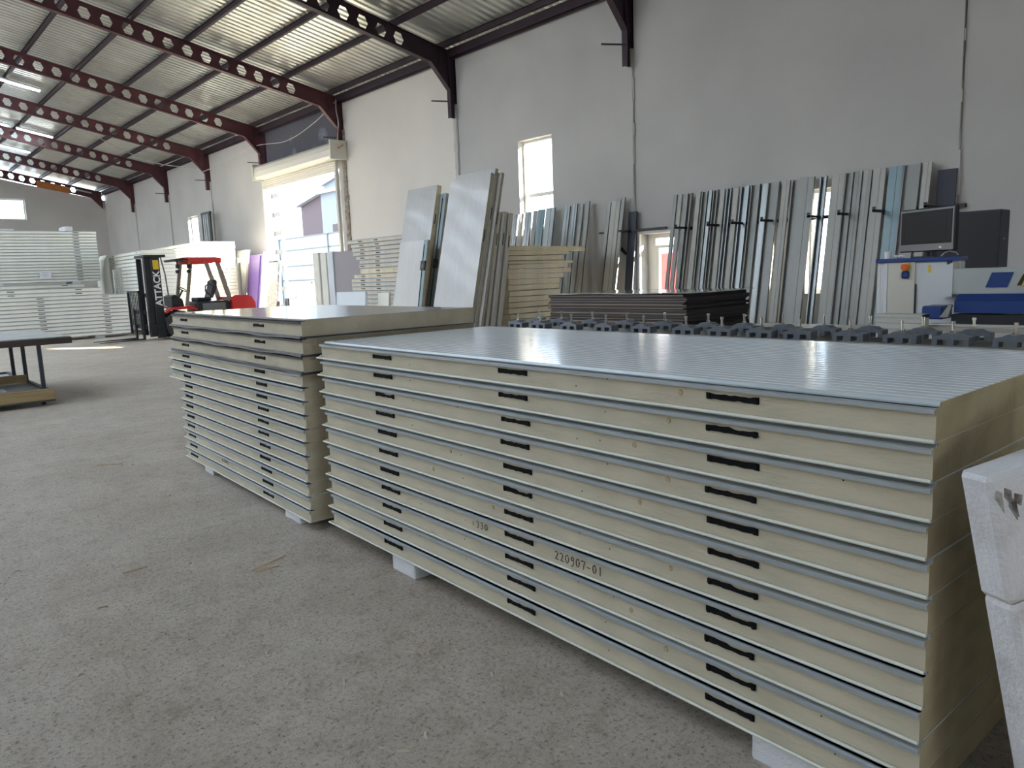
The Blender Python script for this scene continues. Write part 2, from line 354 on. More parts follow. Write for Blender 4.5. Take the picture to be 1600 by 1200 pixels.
# ------------------------------------------------------------------ roof
ceil = put('ceiling', MB().box(-0.12, 0.12, -14, 50.2, 9.93, 9.96).mesh('ceiling', 'roof'), kind='structure')
def sheet_mesh(side):
    """one corrugated sheet 1.15 m wide, five trapezoid ribs, running down the slope"""
    prof = []; n_ = 5; p = 0.23
    for k in range(n_):
        y = k * p
        prof += [(y, 0.0), (y + 0.11, 0.0), (y + 0.125, 0.070), (y + 0.205, 0.070), (y + 0.22, 0.0)]
    prof.append((n_ * p, 0.0))
    xa, xb = 0.0 * side, 12.95 * side
    za = raf_top(0) + 0.15; zb = za - SL * 12.95
    vs = []; fs = []
    for (y, h) in prof: vs += [(xa, y, za + h), (xb, y, zb + h)]
    for i in range(len(prof) - 1): fs.append((2 * i, 2 * i + 1, 2 * i + 3, 2 * i + 2))
    me = bpy.data.meshes.new('roof_sheet'); me.from_pydata(vs, [], fs); me.materials.append(M['roof']); return me
for side in (1, -1):
    me = sheet_mesh(side)
    for k in range(56):
        if (side == -1 and k in ADDED_STRIPS) or (side == 1 and k in ADDED_STRIPS_R): continue
        put('roof_sheet', me, ceil, (0, -14.0 + 1.15 * k, 0))
PUR = [12.15, 10.75, 9.35, 7.95, 6.55, 5.15, 3.75, 2.35, 0.95]
def purlin_mesh():
    b = MB(); b.box(-0.006, 0.006, -14, 50.1, 0, 0.145); b.box(-0.035, 0.035, -14, 50.1, 0, 0.008); b.box(-0.035, 0.035, -14, 50.1, 0.137, 0.145)
    return b.mesh('purlin', 'maroon_dark')
pm = purlin_mesh()
for x in PUR:
    for s_ in (1, -1): put('purlin', pm, ceil, (x * s_, 0, raf_top(x) + 0.002))
for s_ in (1, -1):
    b = MB(); b.box(12.34 * s_, 12.5 * s_, -14, 50, 7.05, 7.09); b.box(12.42 * s_, 12.44 * s_, -14, 50, 6.98, 7.2); b.box(12.32 * s_, 12.34 * s_, -14, 50, 7.02, 7.22)
    part('eave_beam', b, 'maroon_dark', ceil)
    part('eave_strip', MB().box(12.44 * s_, 12.9 * s_, -14, 50, 7.13, 7.15), 'galv_matt', ceil)
def rafter_mesh(side):
    b = MB(); t = 0.012
    def web(polys):
        for pl in polys:
            vs = [(x * side, -t / 2, z) for x, z in pl] + [(x * side, t / 2, z) for x, z in pl]; n_ = len(pl)
            fs = [tuple(range(n_)), tuple(range(2 * n_ - 1, n_ - 1, -1))]
            b.add(vs, fs)
    pit = 0.49; x1 = 11.1; n_ = 21; x0 = x1 - n_ * pit
    hw, hh = 0.145, 0.135; q = 0.075
    web([[(x1, raf_bot(x1)), (12.3, raf_bot(12.3)), (12.3, raf_top(12.3)), (x1, raf_top(x1))]])
    web([[(0, raf_bot(0)), (x0, raf_bot(x0)), (x0, raf_top(x0)), (0, raf_top(0))]])
    for k in range(n_):
        a = x0 + k * pit; c = a + pit; cx = (a + c) / 2; cz = (raf_bot(cx) + raf_top(cx)) / 2
        def hz(x, dz): return cz + dz - SL * (x - cx)
        L = (cx - hw, hz(cx - hw, 0)); Rr = (cx + hw, hz(cx + hw, 0))
        TL = (cx - q, hz(cx - q, hh)); TR = (cx + q, hz(cx + q, hh)); BL = (cx - q, hz(cx - q, -hh)); BR = (cx + q, hz(cx + q, -hh))
        A = (a, raf_top(a)); A2 = (a, raf_bot(a)); C = (c, raf_top(c)); C2 = (c, raf_bot(c)); Am = (a, hz(a, 0)); Cm = (c, hz(c, 0))
        web([[Am, L, TL, A], [A, TL, TR, C], [C, TR, Rr, Cm], [A2, BL, L, Am], [A2, C2, BR, BL], [C2, Cm, Rr, BR]])
        h6 = [L, TL, TR, Rr, BR, BL]
        for i in range(6):
            p, r_ = h6[i], h6[(i + 1) % 6]
            b.add([(p[0] * side, -t / 2, p[1]), (r_[0] * side, -t / 2, r_[1]), (r_[0] * side, t / 2, r_[1]), (p[0] * side, t / 2, p[1])], [(0, 1, 2, 3)])
    # flanges
    w = 0.075
    for f, dz in ((raf_top, -0.012), (raf_bot, 0.0)):
        xe = 12.35 if f is raf_top else 11.75
        vs = [(0, -w, f(0) + dz), (0, w, f(0) + dz), (xe * side, w, f(xe) + dz), (xe * side, -w, f(xe) + dz)]
        vs += [(x, y, z + 0.012) for x, y, z in vs]
        b.add(vs, [(0, 3, 2, 1), (4, 5, 6, 7), (0, 1, 5, 4), (1, 2, 6, 5), (2, 3, 7, 6), (3, 0, 4, 7)])
    # haunch
    web([[(11.75, raf_bot(11.75)), (12.32, 6.22), (12.32, raf_bot(12.3))]])
    b.bar((11.75 * side, 0, raf_bot(11.75)), (12.32 * side, 0, 6.22), 0.15, 0.012, up=(0.5 * side, 0, 0.6))
    b.box(min(12.05 * side, 12.06 * side), max(12.05 * side, 12.06 * side), -0.07, 0.07, 6.78, 7.2)
    return b.mesh('rafter', 'maroon')
rm = {1: rafter_mesh(1), -1: rafter_mesh(-1)}
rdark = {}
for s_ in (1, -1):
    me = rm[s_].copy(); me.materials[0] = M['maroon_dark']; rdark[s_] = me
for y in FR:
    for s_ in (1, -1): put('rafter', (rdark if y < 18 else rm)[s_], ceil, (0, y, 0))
# boards stuffed into the back rafter
b = MB().prism([(9.06, 7.30), (10.64, 7.02), (10.66, 7.36), (9.08, 7.68)], 'y', 49.30, 49.36)
put('orange_board', b.mesh('orange_board', 'orange_board'), label='orange board fixed over the farthest roof beam near the back corner', cat='board')
b = MB().prism([(11.0, 7.20), (11.75, 7.05), (11.75, 7.12), (11.0, 7.28)], 'y', 49.25, 49.3)
put('white_lath', b.mesh('white_lath', 'white_profile'), label='short white lath lying along the farthest roof beam', cat='lath')
# fluorescent lamps under the purlins
def lamp(xc, y, length, lab, z=None):
    z0 = raf_top(xc) - 0.06 if z is None else z
    t = thing('fluorescent_lamp', lab, 'lamp', (xc, y, z0), (0, math.atan(SL), 0), 'fluorescent lamps under the roof')
    b = MB().box(-length / 2, length / 2, -0.09, 0.09, 0.0, 0.055); part('housing', b, 'mach_white', t)
    b = MB()
    b.cyl((-length / 2 + .03, -0.045, -0.02), (length / 2 - .03, -0.045, -0.02), 0.019, n=8); b.cyl((-length / 2 + .03, 0.045, -0.02), (length / 2 - .03, 0.045, -0.02), 0.019, n=8)
    part('tube', b, 'tube', t)
lamp(5.3, 30.8, 1.7, 'bright fluorescent lamp under the roof at the left, nearest of the lit lamps')
lamp(7.1, 37.7, 1.35, 'fluorescent lamp behind the third visible roof beam, right one of its pair')
lamp(5.6, 37.7, 1.2, 'fluorescent lamp behind the third visible roof beam, left one of its pair')
lamp(7.0, 42.3, 1.4, 'fluorescent lamp deep in the hall behind the fourth visible roof beam')
lamp(1.5, 24.5, 1.7, 'fluorescent lamp near the ridge above the hall, outside the left edge')
lamp(1.5, 7.0, 1.7, 'fluorescent lamp near the ridge above the camera')

# ------------------------------------------------------------------ windows, shutter, door
def window(name, y0, y1, z0, z1, transom):
    b = MB(); x0, x1 = 12.66, 12.74; f = 0.06
    b.box(x0, x1, y0, y0 + f, z0, z1); b.box(x0, x1, y1 - f, y1, z0, z1); b.box(x0, x1, y0 + f, y1 - f, z0, z0 + f); b.box(x0, x1, y0 + f, y1 - f, z1 - f, z1)
    w = put(name, b.mesh(name, 'pvc'), kind='structure')
    if transom: part('transom', MB().box(x0, x1, y0 + f, y1 - f, transom - .04, transom + .04), 'pvc', w)
    part('pane', MB().box(12.70, 12.706, y0 + f, y1 - f, z0 + f, z1 - f), 'glass', w)
window('window_1', 12.42, 13.55, 2.55, 4.63, 3.36)
window('window_2', 34.9, 36.15, 2.55, 4.67, 3.4)
window('window_3', 5.85, 6.35, 1.0, 2.75, None)
b = MB(); 
b.box(5.6, 8.45, 49.86, 49.94, 5.53, 5.6); b.box(5.6, 8.45, 49.86, 49.94, 6.59, 6.66); b.box(5.6, 5.67, 49.86, 49.94, 5.6, 6.59); b.box(8.38, 8.45, 49.86, 49.94, 5.6, 6.59); b.box(7.0, 7.06, 49.86, 49.94, 5.6, 6.59)
w4 = put('window_4', b.mesh('window_4', 'pvc'), kind='structure')
part('pane', MB().box(5.67, 8.38, 49.9, 49.906, 5.6, 6.59), 'glass', w4)
# roller shutter
sh = thing('roller_shutter', 'white roller shutter rolled up above the wide bright doorway', 'shutter', (0, 0, 0))
b = MB(); cy = 24.25
oc = [(12.02, 5.30), (12.38, 5.30), (12.46, 5.42), (12.46, 5.80), (12.10, 5.80), (11.97, 5.70), (11.94, 5.55), (11.96, 5.38)]
b.prism(oc, 'y', 21.5, 27.25); part('housing', b, 'shutter', sh)
for y in (21.44, 27.25):
    part('end_plate', MB().box(11.9, 12.48, y, y + 0.06, 5.26, 5.84), 'shutter', sh)
for k in range(5):
    z = 5.30 - 0.07 * k
    part('slat', MB().prism([(12.30, z), (12.285, z - .035), (12.30, z - .066), (12.315, z - .066), (12.315, z)], 'y', 21.95, 27.4), 'shutter', sh)
for y in (21.95, 27.42):
    part('guide_rail', MB().box(12.30, 12.40, y - 0.05, y + 0.05, 0, 5.28), 'shutter', sh)
part('drive_bar', MB().bar((12.2, 21.5, 5.6), (12.1, 21.0, 5.62), 0.03, 0.03), 'orange_board', sh)
# door
dr = put('door_1', MB().box(12.44, 12.5, 9.9, 9.96, 0, 2.29).box(12.44, 12.5, 8.94, 9.0, 0, 2.29).box(12.44, 12.5, 9.0, 9.9, 2.23, 2.29).mesh('door_1', 'pvc'), kind='structure')
b = MB(); x0, x1 = 12.72, 12.79
b.box(x0, x1, 9.82, 9.9, 0, 2.23); b.box(x0, x1, 9.0, 9.08, 0, 2.23); b.box(x0, x1, 9.08, 9.82, 2.14, 2.23); b.box(x0, x1, 9.62, 9.70, 0, 2.0); b.box(x0, x1, 9.08, 9.62, 1.94, 2.0); b.box(x0, x1, 9.7, 9.82, 0, 2.14); b.box(x0, x1, 9.08, 9.62, 0, 0.3)
part('door_leaf', b, 'pvc', dr)
part('door_pane', MB().box(12.75, 12.756, 9.08, 9.62, 0.3, 1.94), 'glass', dr)

# ------------------------------------------------------------------ sandwich panels
def slot_meshes(L=0.18, T=0.019, n=6, proud=0.0035):
    out = []
    for k in range(n):
        r_ = random.Random(100 + k); top = []; bot = []; m_ = 11
        mode = k % 3
        for i in range(m_ + 1):
            y = L * i / m_
            e = 1.0 if i in (0, 1, m_ - 1, m_) else (0.8 if mode == 0 else (1.0 if mode == 1 else 0.6 + 0.5 * (i > m_ / 2)))
            top.append((y, T / 2 * e + r_.uniform(-.0018, .0018))); bot.append((y, -T / 2 * (e if mode != 2 else 0.8) + r_.uniform(-.0018, .0018)))
        b = MB(); b.prism(top + bot[::-1], 'x', -proud, 0.004)
        b.box(-proud - .002, 0, 0.004, 0.014, -T / 2, T / 2); b.box(-proud - .002, 0, L - .014, L - .004, -T / 2, T / 2)
        out.append(b.mesh('lock_pocket', 'marker'))
    return out
SLOTS = slot_meshes()
SLOT_S = MB().box(-0.006, 0.004, 0, 0.18, -0.009, 0.009).mesh('lock_pocket', 'marker')
CACHE = {}
def panel_meshes(L, Wd, T, skin='skin', foam='foam', detail=True, ribs=False, endcut='foam_cut', edge='skin_edge'):
    key = (round(L, 3), round(Wd, 3), round(T, 4), skin, foam, detail, ribs)
    if skin == 'black_film': edge = 'black'
    if key in CACHE: return CACHE[key]
    if detail:
        # foam core with cut ends in a darker tone and a tongue at the far end
        b = MB(); z0, z1 = 0.0015, T - 0.0125
        n_ = 12; vs = []; fs = []; r_ = random.Random(int(L * 1000))
        for i in range(n_ + 1):
            y = L * i / n_; dx = r_.uniform(0.0, 0.0018)
            vs += [(0.004 + dx, y, z0), (0.004 + dx, y, z1), (Wd - .004, y, z1), (Wd - .004, y, z0)]
        for i in range(n_):
            o = i * 4
            for j in range(4): k = (j + 1) % 4; fs.append((o + j, o + 4 + j, o + 4 + k, o + k))
        b.add(vs, fs, 0); b.add(vs[:4], [(0, 1, 2, 3)], 1); b.add(vs[-4:], [(0, 3, 2, 1)], 1)
        b.box(0.031, Wd - .004, 0.0, L, z1 - .001, T - .0012, 1)
        b.prism([(L, 0.004), (L + .05, 0.004), (L + .052, 0.010), (L + .03, 0.018), (L, 0.026)], 'x', 0.004, Wd - .004)
        core = b.mesh('foam_core', [foam, endcut])
        e = [(-.007, T - .026), (-.008, T - .015), (-.002, T - .0125), (.020, T - .0125), (.026, T - .009), (.030, T)]
        top = list(e)
        if ribs:
            x = .055
            while x < Wd - .03:
                top += [(x, T), (x + .004, T - .0016), (x + .010, T - .0016), (x + .014, T)]; x += 0.046
        top += [(Wd, T)]
        low = [(Wd, T - .001), (.0305, T - .001), (.027, T - .0115), (.022, T - .0145), (-.004, T - .0145), (-.0055, T - .026)]
        b = MB(); b.prism(top + low, 'y', 0.0015, L + .004)
        # edge faces get the folded-metal look
        np_ = len(top + low)
        for i in range(5): b.mi[i] = 1
        tsk = b.mesh('top_sheet', [skin, edge])
        b = MB(); b.prism([(-.004, 0.009), (-.006, 0.004), (-.004, 0.0), (Wd, 0.0), (Wd, .0012), (.004, .0018), (0, .009)], 'y', 0.001, L + .056)
        bsk = b.mesh('bottom_sheet', 'black' if skin == 'black_film' else 'skin_pale')
    else:
        core = MB().box(0.004, Wd - .004, 0.0, L - .002, 0.008, T - .004).mesh('foam_core', foam)
        tsk = MB().prism([(-.012, T - .018), (-.012, T - .010), (.02, T - .006), (.022, T), (Wd, T), (Wd, T - .004), (.0, T - .006), (-.006, T - .020)], 'y', .001, L + .004).mesh('top_sheet', 'skin_edge')
        bsk = None
    CACHE[key] = (core, tsk, bsk); return CACHE[key]
def stack(name, org, yaw, n, T, Wd, lens, label, group, slots, detail=True, foam='foam', skin='skin', jitter=0.006, slot_z=0.5, offs=None, ribs_top=True, mir=False, pitch=None, endcut='foam_cut', Ts=None):
    """n panels; org = corner near the camera, long side along local +Y, width along +X; lens = list or number"""
    z = org[2]; rr = random.Random(hash(name) % 7 if False else len(label) * 13 + n)
    res = []
    for k in range(n):           # k = 0 lowest
        i = n - 1 - k
        Tk = Ts[k] if Ts else T
        L = lens[k] if isinstance(lens, list) else lens
        core, tsk, bsk = panel_meshes(L, Wd, Tk, skin if not isinstance(skin, list) else skin[k], foam if not isinstance(foam, list) else foam[k], detail, detail and i == 0 and ribs_top, endcut)
        oy = offs[k] if offs else rr.uniform(-jitter, jitter); ox = rr.uniform(-jitter, jitter) * 0.4
        c, s_ = math.cos(yaw), math.sin(yaw)
        lx, ly = ox, oy
        t = thing('insulation_board', label % from_top(i, n), 'panel', (org[0] + lx * c - ly * s_, org[1] + lx * s_ + ly * c, z), (0, 0, yaw + rr.uniform(-1, 1) * jitter * 0.1), group)
        put('foam_core', core, t); put('top_sheet', tsk, t)
        if bsk: put('bottom_sheet', bsk, t)
        for sy in slots:
            if sy + .2 > L: continue
            me = SLOTS[rr.randrange(len(SLOTS))] if detail else SLOT_S
            put('lock_pocket', me, t, (0.004, sy + rr.uniform(-.004, .004), Tk * slot_z - 0.002 + rr.uniform(-.002, .002)))
        res.append(t); z += (pitch if pitch else Tk)
    return res

YAW1 = -math.atan2(0.1144, 3.295)
st1 = stack('near', (1.922, 0.648, 0.0945), YAW1, 11, 0.0992, 1.235, 3.295,
      'thick cream foam panel, %s of the big stack at right', 'foam panels of the big near stack', [0.475, 1.49, 2.52], slot_z=0.56)
# pits, specks and writing on the near stack
def pit_mesh(r_):
    b = MB(); n_ = 10; vs = [(-0.0022, 0, 0)]; fs = []
    for j, (rr_, x) in enumerate(((0.45, -0.0016), (0.8, -0.0032), (1.0, 0.0008))):
        for i in range(n_):
            a = 2 * math.pi * i / n_; vs.append((x, math.cos(a) * r_ * rr_ * 0.8, math.sin(a) * r_ * rr_))
    for i in range(n_): fs.append((0, 1 + i, 1 + (i + 1) % n_))
    for j in range(2):
        for i in range(n_): k = (i + 1) % n_; fs.append((1 + j * n_ + i, 1 + j * n_ + k, 1 + (j + 1) * n_ + k, 1 + (j + 1) * n_ + i))
    return b.add(vs, fs).mesh('foam_pit', 'pit')
PIT = pit_mesh(0.0105); SPECK = MB().cyl((-0.0012, 0, 0), (0.001, 0, 0), 0.0025, n=6).mesh('nail_hole', 'ink')
for k, s_, z in ((10, .755, .052), (9, .80, .055), (7, .80, .055), (6, .93, .05), (4, .80, .05), (8, .95, .05), (2, .97, .04), (1, .82, .05), (6, 2.05, .05), (5, 2.2, .04), (3, 1.9, .04), (4, 1.75, .05)):
    put('foam_pit', PIT, st1[k], (0.004, s_, z))
rp = random.Random(3)
for k in range(11):
    for s_ in (1.08, 1.22, 2.35, 0.25, 1.95): 
        if rp.random() < 0.6: put('nail_hole', SPECK, st1[k], (0.004, s_ + rp.uniform(-.03, .03), rp.uniform(.03, .07)))
STROKES = {
 '0': [[(.5, 1), (.15, .8), (.1, .4), (.35, .02), (.7, .15), (.85, .6), (.7, .92), (.45, 1)]],
 '1': [[(.5, 1), (.5, .5), (.48, 0)]],
 '2': [[(.1, .85), (.4, 1), (.7, .8), (.5, .4), (.1, .05), (.5, .08), (.9, .02)]],
 '3': [[(.1, .95), (.6, 1), (.7, .75), (.35, .55), (.75, .4), (.6, .05), (.1, .05)]],
 '7': [[(.05, .9), (.45, .98), (.85, .95), (.6, .5), (.45, 0)]],
 '9': [[(.8, .85), (.45, 1), (.15, .75), (.4, .5), (.8, .8), (.75, .3), (.4, -.15), (.1, -.05)]],
 '-': [[(.1, .45), (.7, .42)]],
 '5': [[(.8, 1), (.2, .97), (.2, .55), (.7, .55), (.75, .15), (.1, .02)]]}
def handwriting(txt, parent, y_left, z, h, w, r_=0.0013):
    """text reads towards -Y (left to right as seen from the aisle)"""
    b = MB(); y = y_left
    for ch in txt:
        for st in STROKES[ch]:
            b.tube([(0.0025, y - w * 0.8 * p[0], z + h * p[1]) for p in st], r_ * 1.25, n=4)
        y -= w
    return part('handwriting', b, 'ink', parent)
handwriting('330', st1[3], 1.875, .030, .028, .030)
handwriting('220907-01', st1[3], 1.365, .024, .034, .029)

YAW2 = -math.atan2(0.118, 2.60)
Ts2 = [0.085] * 11 + [0.105] * 3
st2 = stack('far', (1.995, 4.13, 0.062), YAW2, 14, 0.085, 1.25, [2.50] * 8 + [2.78] * 3 + [2.66] * 3,
      'cream foam panel, %s of the dark-topped stack in the middle', 'foam panels of the middle stack', [0.585, 2.235], slot_z=0.52,
      skin=['skin'] * 11 + ['black_film'] * 3, Ts=Ts2, offs=[.03, .02, .03, .03, .02, .025, .01, 0, 0, -.01, 0, -.03, -.04, -.05], ribs_top=False, endcut='foam_end')
for k in (11, 12, 13):   # loose black sheets between the thick top panels
    b = MB(); L = 2.66; n_ = 16; vs = []; fs = []
    for i in range(n_ + 1):
        y = -0.02 + (L + .04) * i / n_; dz = 0.004 * math.sin(i * 1.3 + k)
        vs += [(-.022, y, -.007 + dz), (-.022, y, .004 + dz), (1.265, y, .0035), (1.265, y, -.0005)]
    for i in range(n_):
        o = i * 4
        for j in range(4): q = (j + 1) % 4; fs.append((o + j, o + 4 + j, o + 4 + q, o + q))
    fs += [(0, 1, 2, 3), (n_ * 4, n_ * 4 + 3, n_ * 4 + 2, n_ * 4 + 1)]
    b.add(vs, fs)
    part('black_sheet', b, 'black_film', st2[k], loc=(0, 0, 0.0))
handwriting('2209', st2[1], 1.62, .03, .03, .04)

# polystyrene blocks under the stacks
def bearer(x0, x1, y0, y1, h, yaw, lab, group='white foam blocks under the panel stacks', mtname='eps'):
    t = put('foam_block', MB().rbox(0, x1 - x0, 0, y1 - y0, 0, h, 0.006).mesh('foam_block', mtname), None, (x0, y0, 0), (0, 0, yaw), lab, 'block', group)
    return t
bearer(1.945, 3.10, .92, 1.14, 0.0945, YAW1, 'white foam block under the near end of the big right stack')
bearer(2.02, 3.15, 3.08, 3.30, 0.0945, YAW1, 'white foam block under the far end of the big right stack')
bearer(2.02, 3.2, 4.36, 4.60, 0.062, YAW2, 'white foam block under the near end of the dark-topped stack')
bearer(2.10, 3.3, 6.06, 6.28, 0.062, YAW2, 'white foam block under the far end of the dark-topped stack')

# two big polystyrene blocks leaning at the right edge
def lean_block(o, ux, uz, w, h, d, lab, smud):
    ux = Vector(ux).normalized(); uz = Vector(uz).normalized(); uy = uz.cross(ux).normalized(); ux = uy.cross(uz)
    mt = Matrix((ux, uy, uz)).transposed().to_4x4(); mt.translation = Vector(o)
    b = MB().rbox(0, w, 0, d, 0, h, 0.012)
    t = put('polystyrene_block', b.mesh('polystyrene_block', 'eps'), None, label=lab, cat='block', group='big white blocks at the right edge'); t.matrix_world = mt
    if smud:
        b = MB(); r_ = random.Random(5)
        for k in range(5):
            x = 0.012 + r_.uniform(0, .05); z = h - 0.02 - r_.uniform(0, .05)
            b.prism([(x, z), (x + r_.uniform(.01, .02), z - .01), (x + .012, z - r_.uniform(.03, .06)), (x - .004, z - .02)], 'y', -0.002, 0.01)
        p = part('black_smudge', b, 'smudge', t)
    return t
up_ = Vector((-.116, .107, .733)).normalized()
base = Vector((2.022, .352, -0.0)); UX = (1, -.55, .23)
lean_block(base, UX, up_, 0.62, 0.75, 0.09, 'big white polystyrene block at the right edge, lower one leaning on the stack end', False)
lean_block(base + up_ * 0.753 + Vector((-.004, .003, 0)), UX, up_, 0.62, 0.31, 0.09, 'big white polystyrene block at the right edge, upper one with a black smudge', True)

# ------------------------------------------------------------------ machine table with clamps (behind the near stack)
cl = thing('clamp_table', 'long steel clamping table with rows of upright bolts behind the big stack', 'machine', (0, 0, 0))
b = MB().box(5.80, 5.86, 1.2, 6.7, 0.80, 0.905); b.box(6.24, 6.30, 1.2, 6.7, 0.80, 0.905)
part('side_rail', b, 'galv_matt', cl)
for y in (1.4, 3.1, 4.8, 6.5):
    for x in (5.83, 6.27): part('leg', MB().box(x - .03, x + .03, y - .03, y + .03, 0, 0.8), 'truck_black', cl)
def clamp_mesh():
    b = MB()
    b.prism([(-.12, 0), (-.085, 0), (-.085, .04), (-.025, .04), (-.025, .0), (.025, .0), (.025, .04), (.085, .04), (.085, 0), (.12, 0), (.12, .06), (.08, .066), (.045, .085), (-.045, .085), (-.08, .066), (-.12, .06)], 'x', -0.055, 0.055)
    return b.mesh('clamp_bracket', 'clamp')
CM = clamp_mesh()
b = MB(); b.cyl((0, 0, -.09), (0, 0, .08), .010, n=8); b.cyl((0, 0, .0), (0, 0, .018), .019, n=6); b.cyl((0, 0, .066), (0, 0, .084), .014, n=8)
BM_ = b.mesh('clamp_bolt', 'chrome')
for x, zz, ys in ((6.18, 0.915, [6.433, 6.061, 5.586, 5.097, 4.61, 4.101, 3.718, 3.329, 2.96, 2.585, 2.187, 1.839]), (5.92, 0.905, [6.519, 6.14, 5.659, 5.163, 4.671, 4.171, 3.785, 3.393, 3.044, 2.625, 2.237, 1.893, 1.507])):
    for y in ys:
        c = put('clamp_bracket', CM, cl, (x, y, zz), (0, 0, 0)); put('clamp_bolt', BM_, c, (0, 0, .085))

# ------------------------------------------------------------------ CNC machine at right
mc = thing('machine_cabinet', 'white and blue machine cabinet with an emergency stop, under the monitor', 'machine', (7.9, 2.49, 0))
part('body', MB().rbox(0, .14, 0, 0.74, 0, 1.495, .015).rbox(.10, .55, .02, .72, 0, 1.25, .015), 'mach_white', mc)
part('side_cover', MB().box(-.012, 0, 0.395, 0.65, 0.1, 1.495), 'mach_cream', mc)
part('corner_cover', MB().prism([(-.012, .655), (.0, .655), (.06, .76), (.03, .77)], 'z', 0.1, 1.495), 'mach_white', mc)
part('top_rim', MB().rbox(-.03, .17, -.01, .77, 1.495, 1.535, .008), 'mach_blue', mc)
part('vent_slot', MB().box(-.014, 0, .38, .392, .7, 1.28), 'black', mc)
es = part('emergency_stop', MB().rbox(-.03, -.012, .44, .52, 1.41, 1.485, .015), 'yellow', mc)
part('stop_button', MB().cyl((-.055, .48, 1.448), (-.03, .48, 1.448), .033, n=16), 'orange', es)
part('key_switch', MB().rbox(-.03, -.012, .445, .515, 1.335, 1.41, .02), 'mach_blue', mc)
part('warning_label', MB().box(-.003, 0, .255, .28, 1.39, 1.46), 'yellow', mc)
part('warning_label', MB().box(-.003, 0, .01, .035, 1.41, 1.48), 'yellow', mc)
part('dark_gap', MB().box(-.006, .002, .07, .115, 1.38, 1.495), 'navy_sheet', mc)
mn = thing('monitor', 'wide dark monitor with a metal bezel on a stalk above the cabinet', 'monitor', (7.98, 2.83, 1.535))
part('stand', MB().cyl((0.05, 0, 0), (0.05, 0, .09), .03, n=12).box(-.05, .05, -.1, .1, 0, .012), 'black', mn)
mtx = Matrix.Translation((0, 0, .055)) @ Matrix.Rotation(R(-25), 4, 'Z')
part('casing', MB().rbox(0, .05, -.33, .33, 0, .42, .01, mtx=mtx), 'black', mn)
part('bezel', MB().rbox(-.006, 0.002, -.32, .32, .01, .41, .002, mtx=mtx), 'bezel', mn)
part('screen', MB().box(-.010, -.004, -.30, .30, .075, .39, mtx=mtx), 'screen', mn)
part('screen_image', MB().box(-.0112, -.010, -.24, .24, .105, .36, mtx=mtx), 'bezel_dark', mn)
part('power_mark', MB().box(-.009, -.005, -.19, -.165, .03, .045, mtx=mtx), 'letter', mn)
put('white_cup', MB().cyl((0, 0, 0), (0, 0, .07), .03, .035, n=14).mesh('white_cup', 'paper'), None, (7.95, 3.17, 1.535), label='small white cup on the left end of the blue cabinet top', cat='cup')
b = MB()
for i in range(4): b.tube([(0.0 + .01 * i, -.015 * i, .012 + .012 * (i % 2)), (.03, .03 - .02 * i, .025), (.05, -.06, .015)], .012, n=6)
put('crumpled_rag', b.mesh('crumpled_rag', 'paper'), None, (7.92, 3.08, 1.535), label='crumpled white rag on the blue cabinet top beside the cup', cat='rag')
put('cable_loop', MB().tube([(0, .08, 0.005), (-.01, .05, .035), (-.02, 0, .05), (-.01, -.05, .035), (0, -.07, .01)], .005).mesh('cable_loop', 'paper'), None, (7.96, 2.60, 1.537), label='white cable loop on the right end of the blue cabinet top', cat='cable')
bmx = thing('machine_beam', 'long grey machine beam with a blue plate and blue cover, right of the cabinet', 'machine', (0, 0, 0))
part('beam', MB().rbox(7.75, 7.89, 0.2, 2.52, 1.18, 1.42, .012), 'mach_grey', bmx)
part('arm_cover', MB().prism([(2.50, 1.16), (2.62, 1.16), (2.63, 1.36), (2.60, 1.44), (2.50, 1.48)], 'x', 7.74, 7.88), 'mach_white', bmx)
part('blue_plate', MB().prism([(2.23, 1.245), (2.06, 1.245), (2.014, 1.378), (2.183, 1.378)], 'x', 7.742, 7.75), 'mach_blue', bmx)
lg = part('logo_plate', MB().prism([(1.99, 1.26), (1.84, 1.26), (1.80, 1.37), (1.94, 1.37)], 'x', 7.742, 7.75), 'yellow', bmx)
part('logo_mark', MB().prism([(1.985, 1.262), (1.95, 1.262), (1.91, 1.36), (1.94, 1.36)], 'x', 7.738, 7.742), 'black', lg)
part('blue_cover', MB().prism([(7.50, 1.03), (7.74, 1.03), (7.74, 1.185), (7.60, 1.195), (7.50, 1.13)], 'y', 0.2, 2.40), 'mach_blue', bmx)
part('lower_frame', MB().box(7.5, 7.88, 0.2, 2.42, .93, 1.015), 'truck_black', bmx)
part('blade', MB().prism([(2.50, .99), (2.43, .99), (2.40, 1.10), (2.42, 1.11)], 'x', 7.44, 7.48), 'galv_matt', bmx)
part('motor', MB().rbox(7.46, 7.72, 2.48, 2.66, .97, 1.09, .015), 'mach_blue', bmx)
part('bed', MB().box(7.12, 7.88, .2, 2.48, .86, .92), 'galv_matt', bmx)
part('bright_rail', MB().rbox(7.02, 7.10, .2, 2.48, .90, .965, .008), 'chrome', bmx)
for y in (.4, 2.3):
    for x in (7.2, 7.8): part('leg', MB().box(x - .04, x + .04, y - .04, y + .04, 0, .86), 'truck_black', bmx)
wb = thing('profile_box', 'pale ribbed metal box lying on the table below the machine cabinet', 'box', (6.75, 2.40, .94))
b = MB(); 
b.prism([(0, 0), (.16, 0), (.16, .12), (0, .12), (0, .095), (.006, .09), (.006, .08), (0, .075), (0, .05), (.006, .045), (.006, .035), (0, .03)], 'y', 0, .38)
part('profile', b, 'white_profile', wb); part('end_cap', MB().box(.002, .158, -.004, 0, .09, .118), 'black', wb)
tb = thing('side_table', 'pale metal side table with a flat top behind the clamping table', 'table', (0, 0, 0))
part('table_top', MB().box(6.6, 7.0, 1.0, 4.0, .90, .94), 'white_profile', tb)
